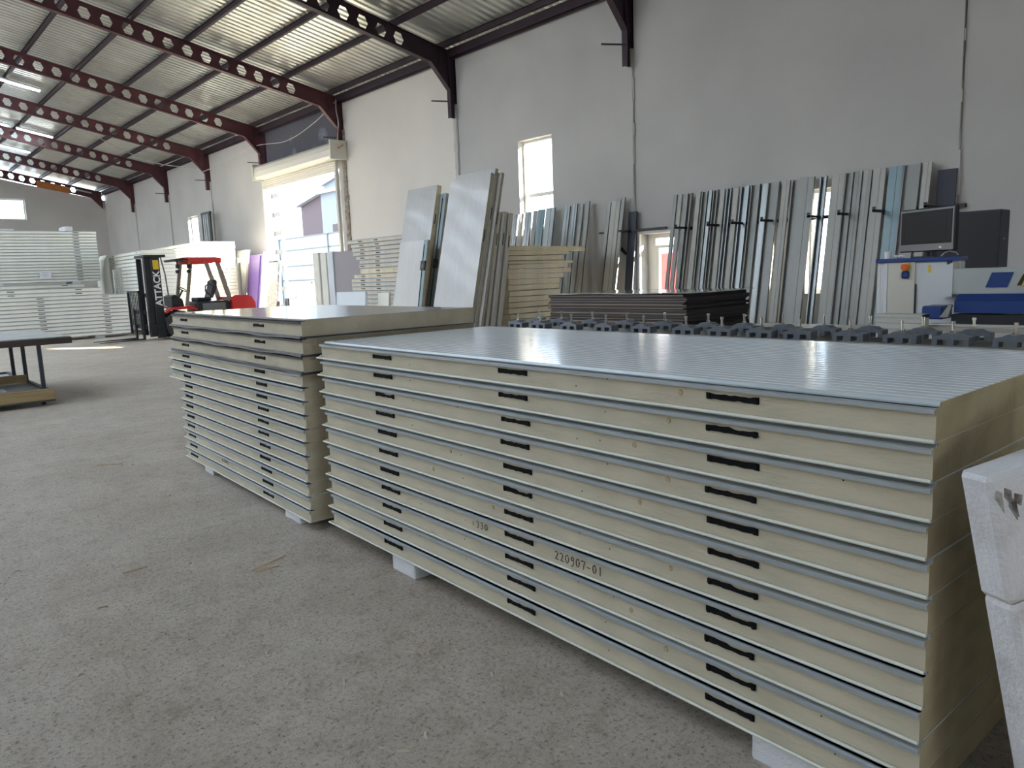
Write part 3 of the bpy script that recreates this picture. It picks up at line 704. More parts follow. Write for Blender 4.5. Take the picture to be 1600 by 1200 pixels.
for y in (1.1, 3.9):
    for x in (6.65, 6.95): part('leg', MB().box(x - .025, x + .025, y - .025, y + .025, 0, .90), 'galv_matt', tb)

dc = thing('dark_cabinet', 'tall black electrical cabinet behind the machine at right', 'cabinet', (10.0, 2.76, 0))
part('body', MB().rbox(0.01, .34, 0, .62, 0, 2.05, .01), 'navy_sheet', dc); part('cabinet_door', MB().box(0, .012, .01, .61, .05, 2.03), 'board_dark', dc)
part('lock', MB().cyl((.14, -.006, 1.72), (.14, .002, 1.72), .012, n=8), 'chrome', dc)

# ------------------------------------------------------------------ dark boards stack
BX, BY = 8.2, 5.8
stt = thing('board_trestle', 'low black steel trestle carrying the pile of dark boards', 'trestle', (BX, BY, 0))
part('frame', MB().box(.1, 1.4, .1, .18, .60, .68).box(.1, 1.4, 2.3, 2.38, .60, .68).box(.1, .18, .1, 2.38, .53, .60).box(1.3, 1.38, .1, 2.38, .53, .60), 'black', stt)
for x in (.14, 1.34):
    for y in (.14, 2.34): part('leg', MB().box(x - .035, x + .035, y - .035, y + .035, 0, .53), 'black', stt)
nb = 25; z = .68; rb = random.Random(9)
bmA = [MB().box(0, 1.52, 0, 2.5, 0, .0195).mesh('board', q) for q in ('board_edge', 'board_edge', 'board_dark')]
bmB = MB().box(-.003, .004, .01, 2.49, 0, .005).mesh('veneer_edge', 'board_edge_b')
for k in range(nb):
    t = put('board', bmA[k % 3], None, (BX + rb.uniform(-.02, .02), BY + rb.uniform(-.03, .03), z), (0, 0, rb.uniform(-.004, .004)),
            'thin dark board with brown edge, %s of the board pile' % from_top(k == 99 and 0 or nb - k, nb + 1), 'board', 'dark boards piled behind the clamping table')
    if k % 3 != 1: put('veneer_edge', bmB, t, (0, 0, .0135 if k % 2 else .004))
    z += .0200
b = MB(); n_ = 14; vs = []; fs = []
for i in range(n_ + 1):
    for j in range(7):
        y = -.05 + 2.62 * i / n_; x = -.03 + 1.66 * j / 6
        zz = .004 * math.sin(i * .9) + .010 * ((j / 6 - .5) ** 2) * 4
        vs.append((x, y, zz + .004))
for i in range(n_):
    for j in range(6): a = i * 7 + j; fs.append((a, a + 1, a + 8, a + 7))
b.add(vs, fs); me = b.mesh('white_board', 'board_white', True)
o = put('white_board', me, None, (BX, BY, z + .003), label='large glossy white sheet lying on top of the pile of dark boards', cat='sheet')
md = o.modifiers.new('thick', 'SOLIDIFY'); md.thickness = .004; md.offset = 1

# ------------------------------------------------------------------ rack with profiles along the right wall
rk = thing('profile_rack', 'black wall rail with short arms holding the leaning metal profiles', 'rack', (0, 0, 0))
part('rail', MB().box(12.44, 12.5, 3.9, 8.93, 2.24, 2.30), 'black', rk)
def arm(y, z=2.27, ln=.55, x1=12.46, par=rk):
    part('arm', MB().box(x1 - ln, x1, y - .02, y + .02, z - .02, z + .02).box(x1 - ln, x1 - ln + .01, y - .025, y + .025, z - .02, z + .06), 'black', par)
for y in (8.62, 7.92, 7.42, 6.85, 6.02, 5.52, 4.98, 4.25): arm(y)
rk2 = thing('wall_bracket', 'black steel bracket bar with a diagonal brace left of the small door', 'bracket', (0, 0, 0))
part('bar', MB().box(12.38, 12.44, 9.2, 10.95, 2.30, 2.34), 'black', rk2)
part('arm', MB().box(12.0, 12.5, 10.06, 10.10, 2.29, 2.33), 'black', rk2)
part('brace', MB().bar((12.42, 10.75, 2.28), (12.44, 10.25, 1.85), .05, .05), 'black', rk2)

def chan(name_lab, y0, y1, top, mtl, grp, xb=11.75, xt=12.30, depth=.035, z0=0.0, flip=False):
    """leaning C-channel, web facing the hall"""
    w = y1 - y0; L = math.hypot(xt - xb, top - z0); ang = math.atan2(xt - xb, top - z0)
    b = MB(); t = .004
    if w < .05: b.box(0, depth, 0, w, 0, L)
    elif flip:
        b.box(.05, .05 + t, 0, w, 0, L); b.box(0, .05, 0, t, 0, L); b.box(0, .05, w - t, w, 0, L); b.box(0, t, 0, .018, 0, L); b.box(0, t, w - .018, w, 0, L)
    else:
        b.box(0, t, 0, w, 0, L); b.box(0, depth, 0, t, 0, L); b.box(0, depth, w - t, w, 0, L)
        if w > .12: b.box(-.006, .0, w * .42, w * .58, 0, L)
    return put('metal_profile', b.mesh('metal_profile', mtl), None, (xb, y0, z0), (0, ang, 0), name_lab, 'profile', grp)
# (y0, y1, top height, material, description)
RX = [
    (8.882, 8.957, 2.922, 'galv_matt', 'dull grey steel profile'),
    (8.779, 8.868, 2.923, 'white_profile', 'off-white steel profile'),
    (8.662, 8.749, 2.923, 'galv_matt', 'dull grey steel profile'),
    (8.546, 8.647, 2.924, 'galv_matt', 'dull grey steel profile'),
    (8.361, 8.46, 2.924, 'white_profile', 'off-white steel profile'),
    (8.221, 8.347, 2.926, 'galv_matt', 'dull grey steel profile'),
    (8.096, 8.165, 2.924, 'galv', 'shiny galvanised profile'),
    (7.987, 8.083, 2.925, 'galv_matt', 'dull grey steel profile'),
    (7.853, 7.947, 2.926, 'white_profile', 'off-white steel profile'),
    (7.694, 7.786, 2.926, 'galv', 'shiny galvanised profile'),
    (7.551, 7.655, 2.927, 'white_profile', 'off-white steel profile'),
    (7.397, 7.525, 2.929, 'galv', 'shiny galvanised profile'),
    (7.333, 7.384, 2.925, 'galv', 'shiny galvanised profile'),
    (7.134, 7.308, 2.932, 'galv_matt', 'dull grey steel profile'),
    (6.987, 7.097, 2.929, 'galv', 'shiny galvanised profile'),
    (6.759, 6.975, 2.935, 'galv_matt', 'dull grey steel profile'),
    (6.572, 6.712, 2.932, 'white_profile', 'off-white steel profile'),
    (6.388, 6.549, 2.933, 'galv_matt', 'dull grey steel profile'),
    (6.132, 6.389, 2.94, 'galv_matt', 'dull grey steel profile'),
    (5.936, 6.045, 2.932, 'galv', 'shiny galvanised profile'),
    (5.641, 5.851, 2.939, 'white_profile', 'off-white steel profile'),
    (5.487, 5.621, 2.934, 'galv_matt', 'dull grey steel profile'),
    (5.356, 5.477, 2.934, 'galv_matt', 'dull grey steel profile'),
    (5.267, 5.346, 2.932, 'white_profile', 'off-white steel profile'),
    (5.198, 5.257, 2.931, 'galv_matt', 'dull grey steel profile'),
    (4.994, 5.188, 2.94, 'white_profile', 'off-white steel profile'),
    (4.75, 4.957, 2.941, 'blue_profile', 'blue-grey steel profile'),
    (4.486, 4.732, 2.945, 'galv_matt', 'dull grey steel profile'),
    (4.335, 4.46, 2.937, 'white_profile', 'off-white steel profile')]
rr = random.Random(21)
for i, (y0, y1, top, mk, nm) in enumerate(RX):
    lab = '%s leaning in the long rack, %s from the small door' % (nm, ORD[i] if i else 'first')
    chan(lab, y0, y1, top, mk, 'profiles leaning in the long wall rack', xb=11.80 + (i % 3) * .03, xt=12.33 + (i % 3) * .02, flip=(i % 4 in (1, 3)) and mk != 'white_profile')
# groups left of the door
def grp(L, where, g):
    for i, (y0, y1, top, mk) in enumerate(L):
        chan('grey metal profile %s, %s from the left' % (where, 'first' if i == 0 else ORD[i]), y0, y1, top, mk, g, xb=11.75 + (i % 2) * .04, xt=12.34)
grp([(13.45, 13.58, 2.92, 'galv'), (13.25, 13.33, 2.93, 'white_profile'), (12.98, 13.18, 2.95, 'galv'), (12.80, 12.92, 2.96, 'galv_matt'), (12.55, 12.76, 2.97, 'blue_profile'), (12.22, 12.50, 2.98, 'galv')],
    'leaning below the tall window', 'profiles below the tall window')
grp([(11.74, 11.90, 2.97, 'galv'), (11.52, 11.66, 3.0, 'galv'), (11.34, 11.44, 2.98, 'galv_matt'), (11.16, 11.27, 3.02, 'galv_matt')], 'leaning between tall window and bracket', 'profiles right of the tall window')
grp([(10.56, 10.66, 2.93, 'galv_matt'), (10.30, 10.54, 2.95, 'white_profile'), (10.18, 10.27, 3.0, 'galv_matt')], 'leaning behind the black bracket', 'profiles behind the black bracket')
put('navy_sheet', MB().box(0, .03, 0, .2, 0, 2.72).mesh('navy_sheet', 'navy_sheet'), None, (12.1, 9.94, 0), (0, R(6.5), 0), label='narrow dark navy sheet standing left of the small door', cat='sheet')
put('navy_sheet', MB().box(0, .03, 0, .26, 0, 2.82).mesh('navy_sheet', 'navy_sheet'), None, (12.2, 4.02, 0), (0, R(4.5), 0), label='narrow dark navy sheet right of the metal profiles, above the monitor', cat='sheet')

# ------------------------------------------------------------------ leaning panels in the middle
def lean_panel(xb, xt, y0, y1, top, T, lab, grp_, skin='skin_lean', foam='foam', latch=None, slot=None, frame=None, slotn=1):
    L = math.hypot(xt - xb, top); ang = math.atan2(xt - xb, top)
    t = thing('leaning_board', lab, 'panel', (xb, y0, 0.0), (0, ang, 0), grp_)
    w = y1 - y0; z0 = T * math.sin(ang) * 0 
    part('foam_core', MB().box(.004, T - .004, .001, w - .001, 0.04, L - .002), foam, t)
    b = MB(); top_ = [(0, 0)]; y = .04
    while y < w - .04: top_ += [(y, 0), (y + .004, .002), (y + .010, .002), (y + .014, 0)]; y += .048
    top_ += [(w, 0), (w, .005), (0, .005)]
    b.prism([(p[1], p[0]) for p in top_], 'z', 0.03, L)
    part('front_sheet', b, skin, t)
    part('back_sheet', MB().box(T - .005, T, 0, w, 0.03, L), skin, t)
    for s_ in (slot or []): part('lock_pocket', MB().box(T * .42, T * .62, -.004, 0, s_, s_ + .22), 'marker', t)
    if frame:
        part('edge_frame', MB().box(-.012, 0, 0, .14, .03, L), frame, t)
        part('seal_line', MB().box(-.018, -.012, .10, .12, .03, L - .1), 'marker', t)
    if latch:
        lt = part('latch', MB().rbox(-.05, -.012, -.02, .14, latch - .1, latch + .1, .008), 'black', t)
        part('latch_window', MB().box(-.052, -.05, .04, .075, latch - .04, latch + .02), 'truck_grey', lt)
    return t
G = 'tall panels leaning in the middle of the hall'
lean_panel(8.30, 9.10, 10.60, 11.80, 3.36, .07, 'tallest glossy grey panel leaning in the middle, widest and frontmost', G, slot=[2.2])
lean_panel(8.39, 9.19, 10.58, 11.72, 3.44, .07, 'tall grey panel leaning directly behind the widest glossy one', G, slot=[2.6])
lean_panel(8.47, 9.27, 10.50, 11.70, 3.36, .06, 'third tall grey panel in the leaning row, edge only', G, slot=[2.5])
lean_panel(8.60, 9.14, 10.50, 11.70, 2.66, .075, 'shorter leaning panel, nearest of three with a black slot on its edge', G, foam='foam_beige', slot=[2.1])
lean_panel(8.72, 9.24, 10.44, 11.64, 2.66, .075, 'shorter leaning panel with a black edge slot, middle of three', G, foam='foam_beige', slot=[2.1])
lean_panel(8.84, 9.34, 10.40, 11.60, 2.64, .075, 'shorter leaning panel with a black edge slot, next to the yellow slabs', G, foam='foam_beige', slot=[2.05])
lean_panel(9.03, 9.46, 13.15, 14.22, 2.31, .06, 'short glossy cold-room door with a black latch, leaning in front', G, skin='skin_warm', frame='blue_profile', latch=1.80)
lean_panel(9.16, 9.98, 13.42, 14.55, 3.50, .11, 'tall leaning panel with a cream foam edge behind the short door', G, foam='foam_fresh', slot=[2.75, 1.1])
lean_panel(9.34, 10.05, 13.2, 14.3, 3.3, .06, 'tall dark-edged door leaning behind the cream-edged panel', G, frame='blue_profile', latch=1.85)
fr = thing('a_frame', 'grey steel A-frame supporting the leaning panels', 'rack', (0, 0, 0))
part('post', MB().bar((9.75, 13.0, 0), (10.15, 13.0, 2.9), .05, .05, up=(0, 1, 0)), 'galv_matt', fr); part('post', MB().bar((9.75, 14.6, 0), (10.15, 14.6, 2.9), .05, .05, up=(0, 1, 0)), 'galv_matt', fr)
part('crossbar', MB().bar((10.13, 13.0, 2.8), (10.13, 14.6, 2.8), .05, .05), 'galv_matt', fr)

# yellow slabs stack beside the leaning panels
z = 0.0; rs = random.Random(12); slabs = [(.11, 0)] * 13 + [(.095, 1)] * 7
for k, (T, up) in enumerate(slabs):
    n_ = len(slabs); x0 = 9.50; x1 = 10.86 + (rs.uniform(-.02, .02) if not up else (0.12, .35, .22, .42, .12, .30, .75)[k - 13]); T = T if k != 19 else .10
    if k == 16: T = .06
    ya = 10.70 + rs.uniform(-.04, .03); tilt = rs.uniform(-.004, .004) if not up else rs.uniform(-.012, .02)
    b = MB(); w = x1 - x0; m_ = 7; vs = []; fs = []
    for i in range(m_ + 1):
        x = w * i / m_; e = rs.uniform(-.006, .006) if up else rs.uniform(-.003, .003)
        vs += [(x, e, .002), (x, e, T - .010 + e * .5), (x, 1.2, T - .010), (x, 1.2, .002)]
    for i in range(m_):
        o = i * 4
        for j in range(4): q = (j + 1) % 4; fs.append((o + j, o + 4 + j, o + 4 + q, o + q))
    fs += [(0, 1, 2, 3), (m_ * 4, m_ * 4 + 3, m_ * 4 + 2, m_ * 4 + 1)]
    b.add(vs, fs)
    put('foam_board', b.mesh('foam_board', 'foam_fresh'), None, (x0 - .0, ya, z), (0, -tilt, rs.uniform(-.01, .01)), 'bare yellow foam slab, %s of the ragged slab pile' % from_top(n_ - 1 - k, n_), 'slab', 'yellow foam slabs piled by the leaning panels')
    z += T

# horizontal stack behind, left of the doors
Lf = ['foam_beige'] * 14 + ['foam_fresh'] * 2 + ['foam_beige'] * 7
lensL = [2.75] * 14 + [2.65, 2.30] + [2.35, 2.30, 2.5, 2.65, 2.7, 2.72, 2.85]
z = 0.1; T_ = [.105] * 14 + [.11, .15] + [.105] * 7
stack('mid', (10.2, 14.95, .09), 0.0, 23, .105, 1.2, lensL, 'foam panel, %s of the stack right of the roller shutter', 'panels stacked right of the roller shutter',
      [1.35, 2.1], detail=False, Ts=T_, foam=Lf, jitter=.03)
bearer(10.3, 11.3, 15.2, 15.4, .09, 0, 'white foam block under the wall stack right of the shutter, near end', 'white foam blocks under the back stacks')
bearer(10.3, 11.3, 17.1, 17.3, .09, 0, 'white foam block under the wall stack right of the shutter, far end', 'white foam blocks under the back stacks')
def upright(name, x0, y0, x1, y1, z1, m_, lab, cat='slab', lean=0.0, g=None, bev=.01):
    return put(name, MB().rbox(0, x1 - x0, 0, y1 - y0, 0, z1, bev).mesh(name, m_), None, (x0, y0, 0), (0, lean, 0), lab, cat, g)
GU = 'slabs standing beside the shutter opening'
upright('standing_board', 11.0, 18.55, 11.12, 20.05, 2.36, 'lilac', 'wide grey-lilac slab standing beside the wall stack right of the shutter', g=GU)
upright('standing_board', 10.97, 20.08, 11.15, 20.42, 2.38, 'skin', 'narrow grey slab standing between lilac slab and the doorway', g=GU)
upright('standing_board', 10.95, 20.45, 11.2, 20.80, 2.36, 'foam_pale', 'narrow cream slab standing near the doorway, right of the outermost one', g=GU)
upright('standing_board', 10.9, 20.83, 11.2, 21.18, 2.38, 'foam_pale', 'outermost cream slab standing at the doorway edge', g=GU)
upright('grey_board', 9.0, 15.25, 9.06, 16.6, 1.26, 'skin', 'low grey board standing in front of the wall stack', 'board', R(5))
upright('pale_board', 9.3, 14.72, 9.36, 15.2, 1.22, 'foam_pale', 'small pale board standing left of the short latched door', 'board', R(5))

# ------------------------------------------------------------------ back-left stacks
stack('A', (7.62, 26.75, .10), 0.0, 22, .121, 1.12, 3.9, 'green-grey panel, %s of the stack behind the forklift mast', 'panels stacked behind the forklift mast', [.35, 3.2], detail=False, jitter=.015, foam='foam_pale')
stack('B', (9.93, 28.0, .10), 0.0, 24, .1255, 1.36, 5.4, 'cream panel, %s of the tall stack behind the forklift seat', 'panels in the tall stack behind the forklift', [.3], detail=False, jitter=.02, foam='foam_pale')
bearer(7.7, 8.7, 27.1, 27.3, .10, 0, 'white foam block under the stack behind the mast, near end', 'white foam blocks under the back stacks')
bearer(7.7, 8.7, 30.1, 30.3, .10, 0, 'white foam block under the stack behind the mast, far end', 'white foam blocks under the back stacks')
bearer(10.05, 11.2, 28.3, 28.5, .10, 0, 'white foam block under the tall stack behind the forklift, near end', 'white foam blocks under the back stacks')
bearer(10.05, 11.2, 32.8, 33.0, .10, 0, 'white foam block under the tall stack behind the forklift, far end', 'white foam blocks under the back stacks')
# lower long stack at the left: long side along X (faces the camera)
def xstack(x1, y, z0, n, T, L, Wd, lab, g, slots, foam='foam_pale', lens=None, jit=.01):
    """panels with their long side facing -Y; right end at x1"""
    rr_ = random.Random(n * 7); out = []
    z = z0
    for k in range(n):
        i = n - 1 - k; Lk = lens[k] if lens else L; xo = rr_.uniform(-jit, jit)
        xr = x1[k] if isinstance(x1, list) else x1
        t = thing('insulation_board', lab % from_top(i, n), 'panel', (xr + xo, y + rr_.uniform(-jit, jit) * .5, z), (0, 0, R(90)), g)
        core, tsk, _ = panel_meshes(Lk, Wd, T, 'skin', foam, False, False)
        # local +Y -> world -X ; local +X -> world +Y
        put('foam_core', core, t); put('top_sheet', tsk, t)
        for s_ in slots:
            if s_ + .2 < Lk: put('lock_pocket', SLOT_S, t, (.002, s_, T * .5))
        z += T
    return out
xstack([7.03] * 11 + [6.3, 6.3], 26.6, .10, 13, .1165, 4.6, 1.2, 'pale panel, %s of the long low stack at left', 'panels in the long low stack at left', [.55, 2.35], lens=[4.6] * 11 + [3.9, 3.9])
xstack(6.4, 29.2, .10, 14, .119, 4.2, 1.2, 'cream panel, %s of the stack under the high stack at left', 'panels carrying the high back stack', [.5])
xstack(7.0, 29.95 - .55, 1.84, 17, .1005, 4.2, 1.2, 'pale blue-grey panel, %s of the high stack at far left', 'panels in the high stack at far left', [.55])
for x, l in ((6.35, 'right end'), (4.1, 'left end')):
    put('foam_block', MB().rbox(0, .25, 0, 1.0, 0, .074, .006).mesh('foam_block', 'eps'), None, (x - .25, 29.4, 1.766), label='white foam block below the high stack at far left, %s' % l, cat='block', group='blocks carrying the high stack')
for x, l in ((6.2, 'right end, on the floor'), (3.7, 'left end, on the floor')):
    put('foam_block', MB().rbox(0, .28, 0, 1.0, 0, .10, .006).mesh('foam_block', 'eps'), None, (x - .2, 26.7, 0), label='white foam block under the long low stack at left, %s' % l, cat='block', group='blocks under the long low stack')
for x, l in ((6.0, 'right'), (3.6, 'left')):
    put('foam_block', MB().rbox(0, .28, 0, 1.0, 0, .10, .006).mesh('foam_block', 'eps'), None, (x - .2, 29.3, 0), label='white foam block under the hidden stack at far left, %s' % l, cat='block', group='blocks under the hidden stack')
put('white_block', MB().rbox(0, .24, 0, .9, 0, .16, .01).mesh('white_block', 'eps'), None, (6.08, 29.5, 3.549), label='small white block on top of the high stack at far left', cat='block')
put('white_board_end', MB().rbox(0, .9, 0, .5, 0, .06, .01).mesh('white_board_end', 'eps'), None, (3.7, 29.5, 3.549), label='flat white slab on the high stack at the left picture edge', cat='slab')
pp = thing('paper_sheet', 'white printed paper label stuck to the high stack at far left', 'label', (5.15, 29.37, 1.98))
part('paper', MB().box(0, .34, 0, .004, 0, .24), 'paper', pp)
b = MB()
for i, (a, c) in enumerate(((.05, .28), (.08, .22), (.05, .25), (.1, .2))): b.box(a, c, -.002, 0, .185 - i * .045, .197 - i * .045)
part('printed_lines', b, 'print', pp)
# standing bits between the stacks
upright('pale_post', 7.15, 28.4, 7.25, 28.5, 2.2, 'white_profile', 'pale upright post right of the high stack, left one', 'post')
upright('pale_post', 7.32, 28.4, 7.42, 28.5, 2.25, 'white_profile', 'pale upright post right of the high stack, right one', 'post')
b = MB(); pts = [(0, 0), (.02, 1.8), (.05, 2.3), (.12, 2.6), (.2, 2.75)]
poly = pts + [(p[0] + .10, p[1] - .02) for p in pts[::-1]]; poly[5] = (.30, 2.72)
b.prism(poly, 'y', 0, .9)
put('curved_sheet', b.mesh('curved_sheet', 'skin_pale'), None, (7.25, 30.2, 0), label='pale sheet bent at the top, standing left of the mast stack', cat='sheet')
# stand above stack B against the wall
sf = thing('steel_stand', 'black steel stand with grey tubes rising behind the tall stack', 'stand', (12.05, 32.2, 0))
part('frame', MB().box(0, .05, 0, .05, 0, 4.55).box(0, .05, .95, 1.0, 0, 4.55).box(-.02, .07, 0, 1.0, 4.5, 4.6), 'black', sf)
for y in (.25, .5, .72): part('tube', MB().cyl((.02, y, 0), (.02, y, 4.5), .07, n=10), 'galv', sf)

# sheets leaning left of the shutter
GP = 'sheets leaning on the wall left of the shutter'
for (y0, y1, top, m_, lab, xo) in ((28.55, 29.3, 2.86, 'foam_pale', 'cream slab leaning on the wall beside the tall stack', 0), (28.31, 28.51, 2.86, 'paper', 'narrow white slab leaning next to the cream one', 0.0),
        (28.15, 28.27, 2.86, 'white_profile', 'thin white sheet leaning left of the purple panel', .0), (27.12, 28.1, 2.64, 'purple', 'purple panel leaning on the wall left of the shutter', 0.0), (26.95, 27.08, 2.62, 'purple', 'narrow purple strip at the right of the purple panel', .03),
        (26.45, 26.88, 2.72, 'foam_pale', 'beige slab leaning right of the purple panel', 0), (26.05, 26.4, 2.74, 'skin_pale', 'pale grey slab leaning behind the plastic-wrapped one', 0)):
    upright('leaning_sheet', 11.45 + xo, y0, 11.51 + xo, y1, top, m_, lab, 'sheet', R(9), GP)
b = MB().rbox(0, .14, 0, .85, 0, 2.3, .05)
put('wrapped_sheet', b.mesh('wrapped_sheet', 'wrap'), None, (11.0, 24.35, 0), (0, R(7), 0), 'grey slab wrapped in crinkled plastic film by the shutter rail', 'sheet')
put('dark_post', MB().box(0, .08, 0, .08, 0, 2.5).mesh('dark_post', 'truck_grey'), None, (11.32, 27.9, 0), label='thin dark post right of the tall stack', cat='post')
tl = thing('tool_trolley', 'small dark trolley with teal handle beside the shutter rail', 'trolley', (11.3, 23.9, 0))
part('body', MB().rbox(0, .35, 0, .3, .0, 1.0, .03), 'truck_black', tl); part('handle', MB().tube([(.3, .05, .95), (.35, .0, 1.25), (.32, .1, 1.5)], .025), 'blue_profile', tl)

# ------------------------------------------------------------------ forklift
fk = thing('forklift', 'red and black forklift with a red cloth over its guard, before the back stacks', 'forklift', (0, 23.2, 0))
def F(n, b, m_, p=fk, smooth=False, **k): return part(n, b, m_, p, smooth, **k)
for y in (.12, .86):
    ms = F('mast_rail', MB().box(6.90, 7.12, y, y + .02, .06, 2.45).box(6.90, 6.92, y - .03, y + .08, .06, 2.45).box(7.10, 7.12, y - .03, y + .08, .06, 2.45), 'truck_black')
    F('inner_rail', MB().box(6.72, 6.86, y + .03, y + .09, .12, 2.38), 'truck_black')
    F('lift_cylinder', MB().cyl((6.78, y + .16, .3), (6.78, y + .16, 2.2), .035, n=10), 'chrome')
F('mast_crossbar', MB().box(6.7, 7.3, .08, 1.0, 2.40, 2.47), 'truck_black'); F('mast_crossbar', MB().box(6.86, 6.92, .1, .95, 1.25, 1.37), 'truck_black'); F('mast_crossbar', MB().box(6.9, 7.1, .1, .95, .25, .4), 'truck_black')
F('hose', MB().tube([(7.2, .2, 2.40), (7.28, .2, 1.9), (7.32, .2, 1.2), (7.38, .2, .95)], .02), 'truck_grey')
F('tilt_cylinder', MB().cyl((7.12, .3, 1.0), (7.7, .3, .75), .035, n=8), 'chrome')
cr = F('carriage', MB().box(6.56, 6.62, .02, 1.08, .35, .47).box(6.56, 6.62, .02, 1.08, .78, .88), 'truck_black')
bk = F('load_backrest', MB().box(6.42, 6.48, .0, .06, .2, 1.45).box(6.42, 6.48, 1.04, 1.10, .2, 1.45).box(6.42, 6.48, 0, 1.1, 1.40, 1.45), 'truck_black')
for y in (.25, .4, .55, .7, .85): part('backrest_bar', MB().box(6.44, 6.46, y - .012, y + .012, .45, 1.40), 'truck_black', bk)
for y in (.12, .84):
    F('fork', MB().prism([(6.50, .9), (6.55, .9), (6.55, .03), (5.35, .03), (5.35, .045), (6.50, .075)], 'y', y, y + .12), 'truck_black')
def wheel(x, y, r_, w, par):
    b = MB(); b.cyl((x, y, r_), (x, y + w, r_), r_ * .86, n=24); b.cyl((x, y + .02, r_), (x, y + w - .02, r_), r_, n=24)
    t = F('wheel', b, 'rubber', par)
    b = MB(); b.cyl((x, y - .006, r_), (x, y + .004, r_), r_ * .56, r_ * .56, n=20); part('rim', b, 'rim', t)
    part('hub', MB().cyl((x, y - .03, r_), (x, y, r_), r_ * .2, n=12), 'guard', t)
    for i in range(6):
        a = i * math.pi / 3; part('wheel_nut', MB().cyl((x + math.cos(a) * r_ * .36, y - .016, r_ + math.sin(a) * r_ * .36), (x + math.cos(a) * r_ * .36, y - .004, r_ + math.sin(a) * r_ * .36), .02, n=6), 'truck_black', t)
wheel(7.55, .0, .41, .24, fk); wheel(7.55, .90, .41, .24, fk); wheel(9.15, .05, .30, .2, fk); wheel(9.15, .9, .30, .2, fk)
F('chassis', MB().rbox(7.3, 9.3, .25, .9, .25, .62, .03), 'truck_black')
F('fender', MB().prism([(7.12, .80), (7.3, .93), (7.9, .95), (8.05, .85), (8.05, .80), (7.88, .86), (7.3, .86), (7.16, .76)], 'y', .0, .3), 'red')
F('floor_plate', MB().box(7.7, 8.25, .05, 1.08, .58, .66), 'truck_black'); F('step', MB().box(7.95, 8.25, .0, .12, .38, .42), 'truck_grey')
F('dashboard', MB().prism([(7.40, .9), (7.75, .9), (7.70, 1.15), (7.5, 1.3), (7.40, 1.25)], 'y', .2, .95), 'truck_black')
sw = F('steering_column', MB().cyl((7.65, .55, 1.1), (7.85, .55, 1.42), .03, n=8), 'truck_black')
b = MB(); c = Vector((7.86, .55, 1.44)); u = Vector((.5, 0, -.3)).normalized(); v = Vector((0, 1, 0))
b.tube([c + (u * math.cos(a * math.pi / 8) + v * math.sin(a * math.pi / 8)) * .17 for a in range(17)], .016); part('steering_wheel', b, 'truck_black', sw)
F('hood', MB().rbox(8.05, 9.15, .12, 1.0, .5, 1.06, .06), 'truck_black'); F('side_panel', MB().rbox(8.25, 8.95, .10, .13, .62, 1.0, .01), 'truck_grey')
st = F('seat', MB().rbox(8.15, 8.62, .3, .82, 1.06, 1.18, .05), 'seat')
b = MB(); sec = [(8.55, 1.15), (8.66, 1.15), (8.80, 1.45), (8.82, 1.66), (8.76, 1.70), (8.70, 1.66), (8.66, 1.45)]
b.prism(sec, 'y', .32, .80); F('seat_backrest', b, 'seat')
F('armrest', MB().tube([(8.62, .28, 1.2), (8.42, .26, 1.36), (8.44, .26, 1.52), (8.58, .27, 1.60), (8.7, .28, 1.5)], .03), 'seat')
b = MB(); b.prism([(9.12, .32), (9.70, .30), (9.84, .45), (9.86, .95), (9.76, 1.14), (9.6, 1.20), (9.2, 1.20), (9.12, 1.16)], 'y', .0, 1.1); F('counterweight', b, 'red')
for y in (.06, .98):
    F('guard_front_post', MB().bar((7.78, y + .03, .95), (8.02, y + .03, 2.30), .07, .09), 'guard'); F('guard_rear_post', MB().bar((9.10, y + .03, 1.05), (8.78, y + .03, 2.32), .08, .12), 'guard')
F('guard_roof_frame', MB().box(7.55, 8.85, .05, .11, 2.29, 2.34).box(7.55, 8.85, 1.0, 1.06, 2.29, 2.34).box(7.55, 7.61, .1, 1.0, 2.27, 2.34).box(8.79, 8.85, .1, 1.0, 2.29, 2.34), 'truck_black')
for i in range(6): F('guard_bar', MB().box(7.75 + i * .18, 7.78 + i * .18, .1, 1.0, 2.30, 2.33), 'truck_black')
b = MB(); vs = []; fs = []; n_ = 16
for i in range(n_ + 1):
    x = 7.92 + .98 * i / n_; dr_ = .12 + .06 * abs(math.sin(i * .75)) 
    vs += [(x, -.005 + .02 * math.sin(i * 1.7), 2.36 - dr_), (x, .0, 2.355), (x, .5, 2.40), (x, 1.08, 2.355), (x, 1.09, 2.2)]
for i in range(n_):
    for j in range(4): a = i * 5 + j; fs.append((a, a + 1, a + 6, a + 5))
b.add(vs, fs); o = F('red_cloth', b, 'red_cloth', smooth=True); md = o.modifiers.new('t', 'SOLIDIFY'); md.thickness = .008
for x in (7.60, 7.92):
    lp = F('work_lamp', MB().cyl((x - .03, .06, 2.12), (x + .05, .06, 2.12), .06, n=10), 'truck_black'); F('work_lamp', MB().cyl((x - .05, .06, 1.97), (x + .03, .06, 1.97), .05, n=10), 'truck_black')
F('yellow_sticker', MB().box(6.93, 7.09, -.012 + .09, -.012 + .1, 2.05, 2.32).box(6.93, 7.09, .088, .092, 2.05, 2.32), 'yellow')
F('sign_plate', MB().box(6.92, 7.10, .086, .09, .9, 2.40), 'truck_black')
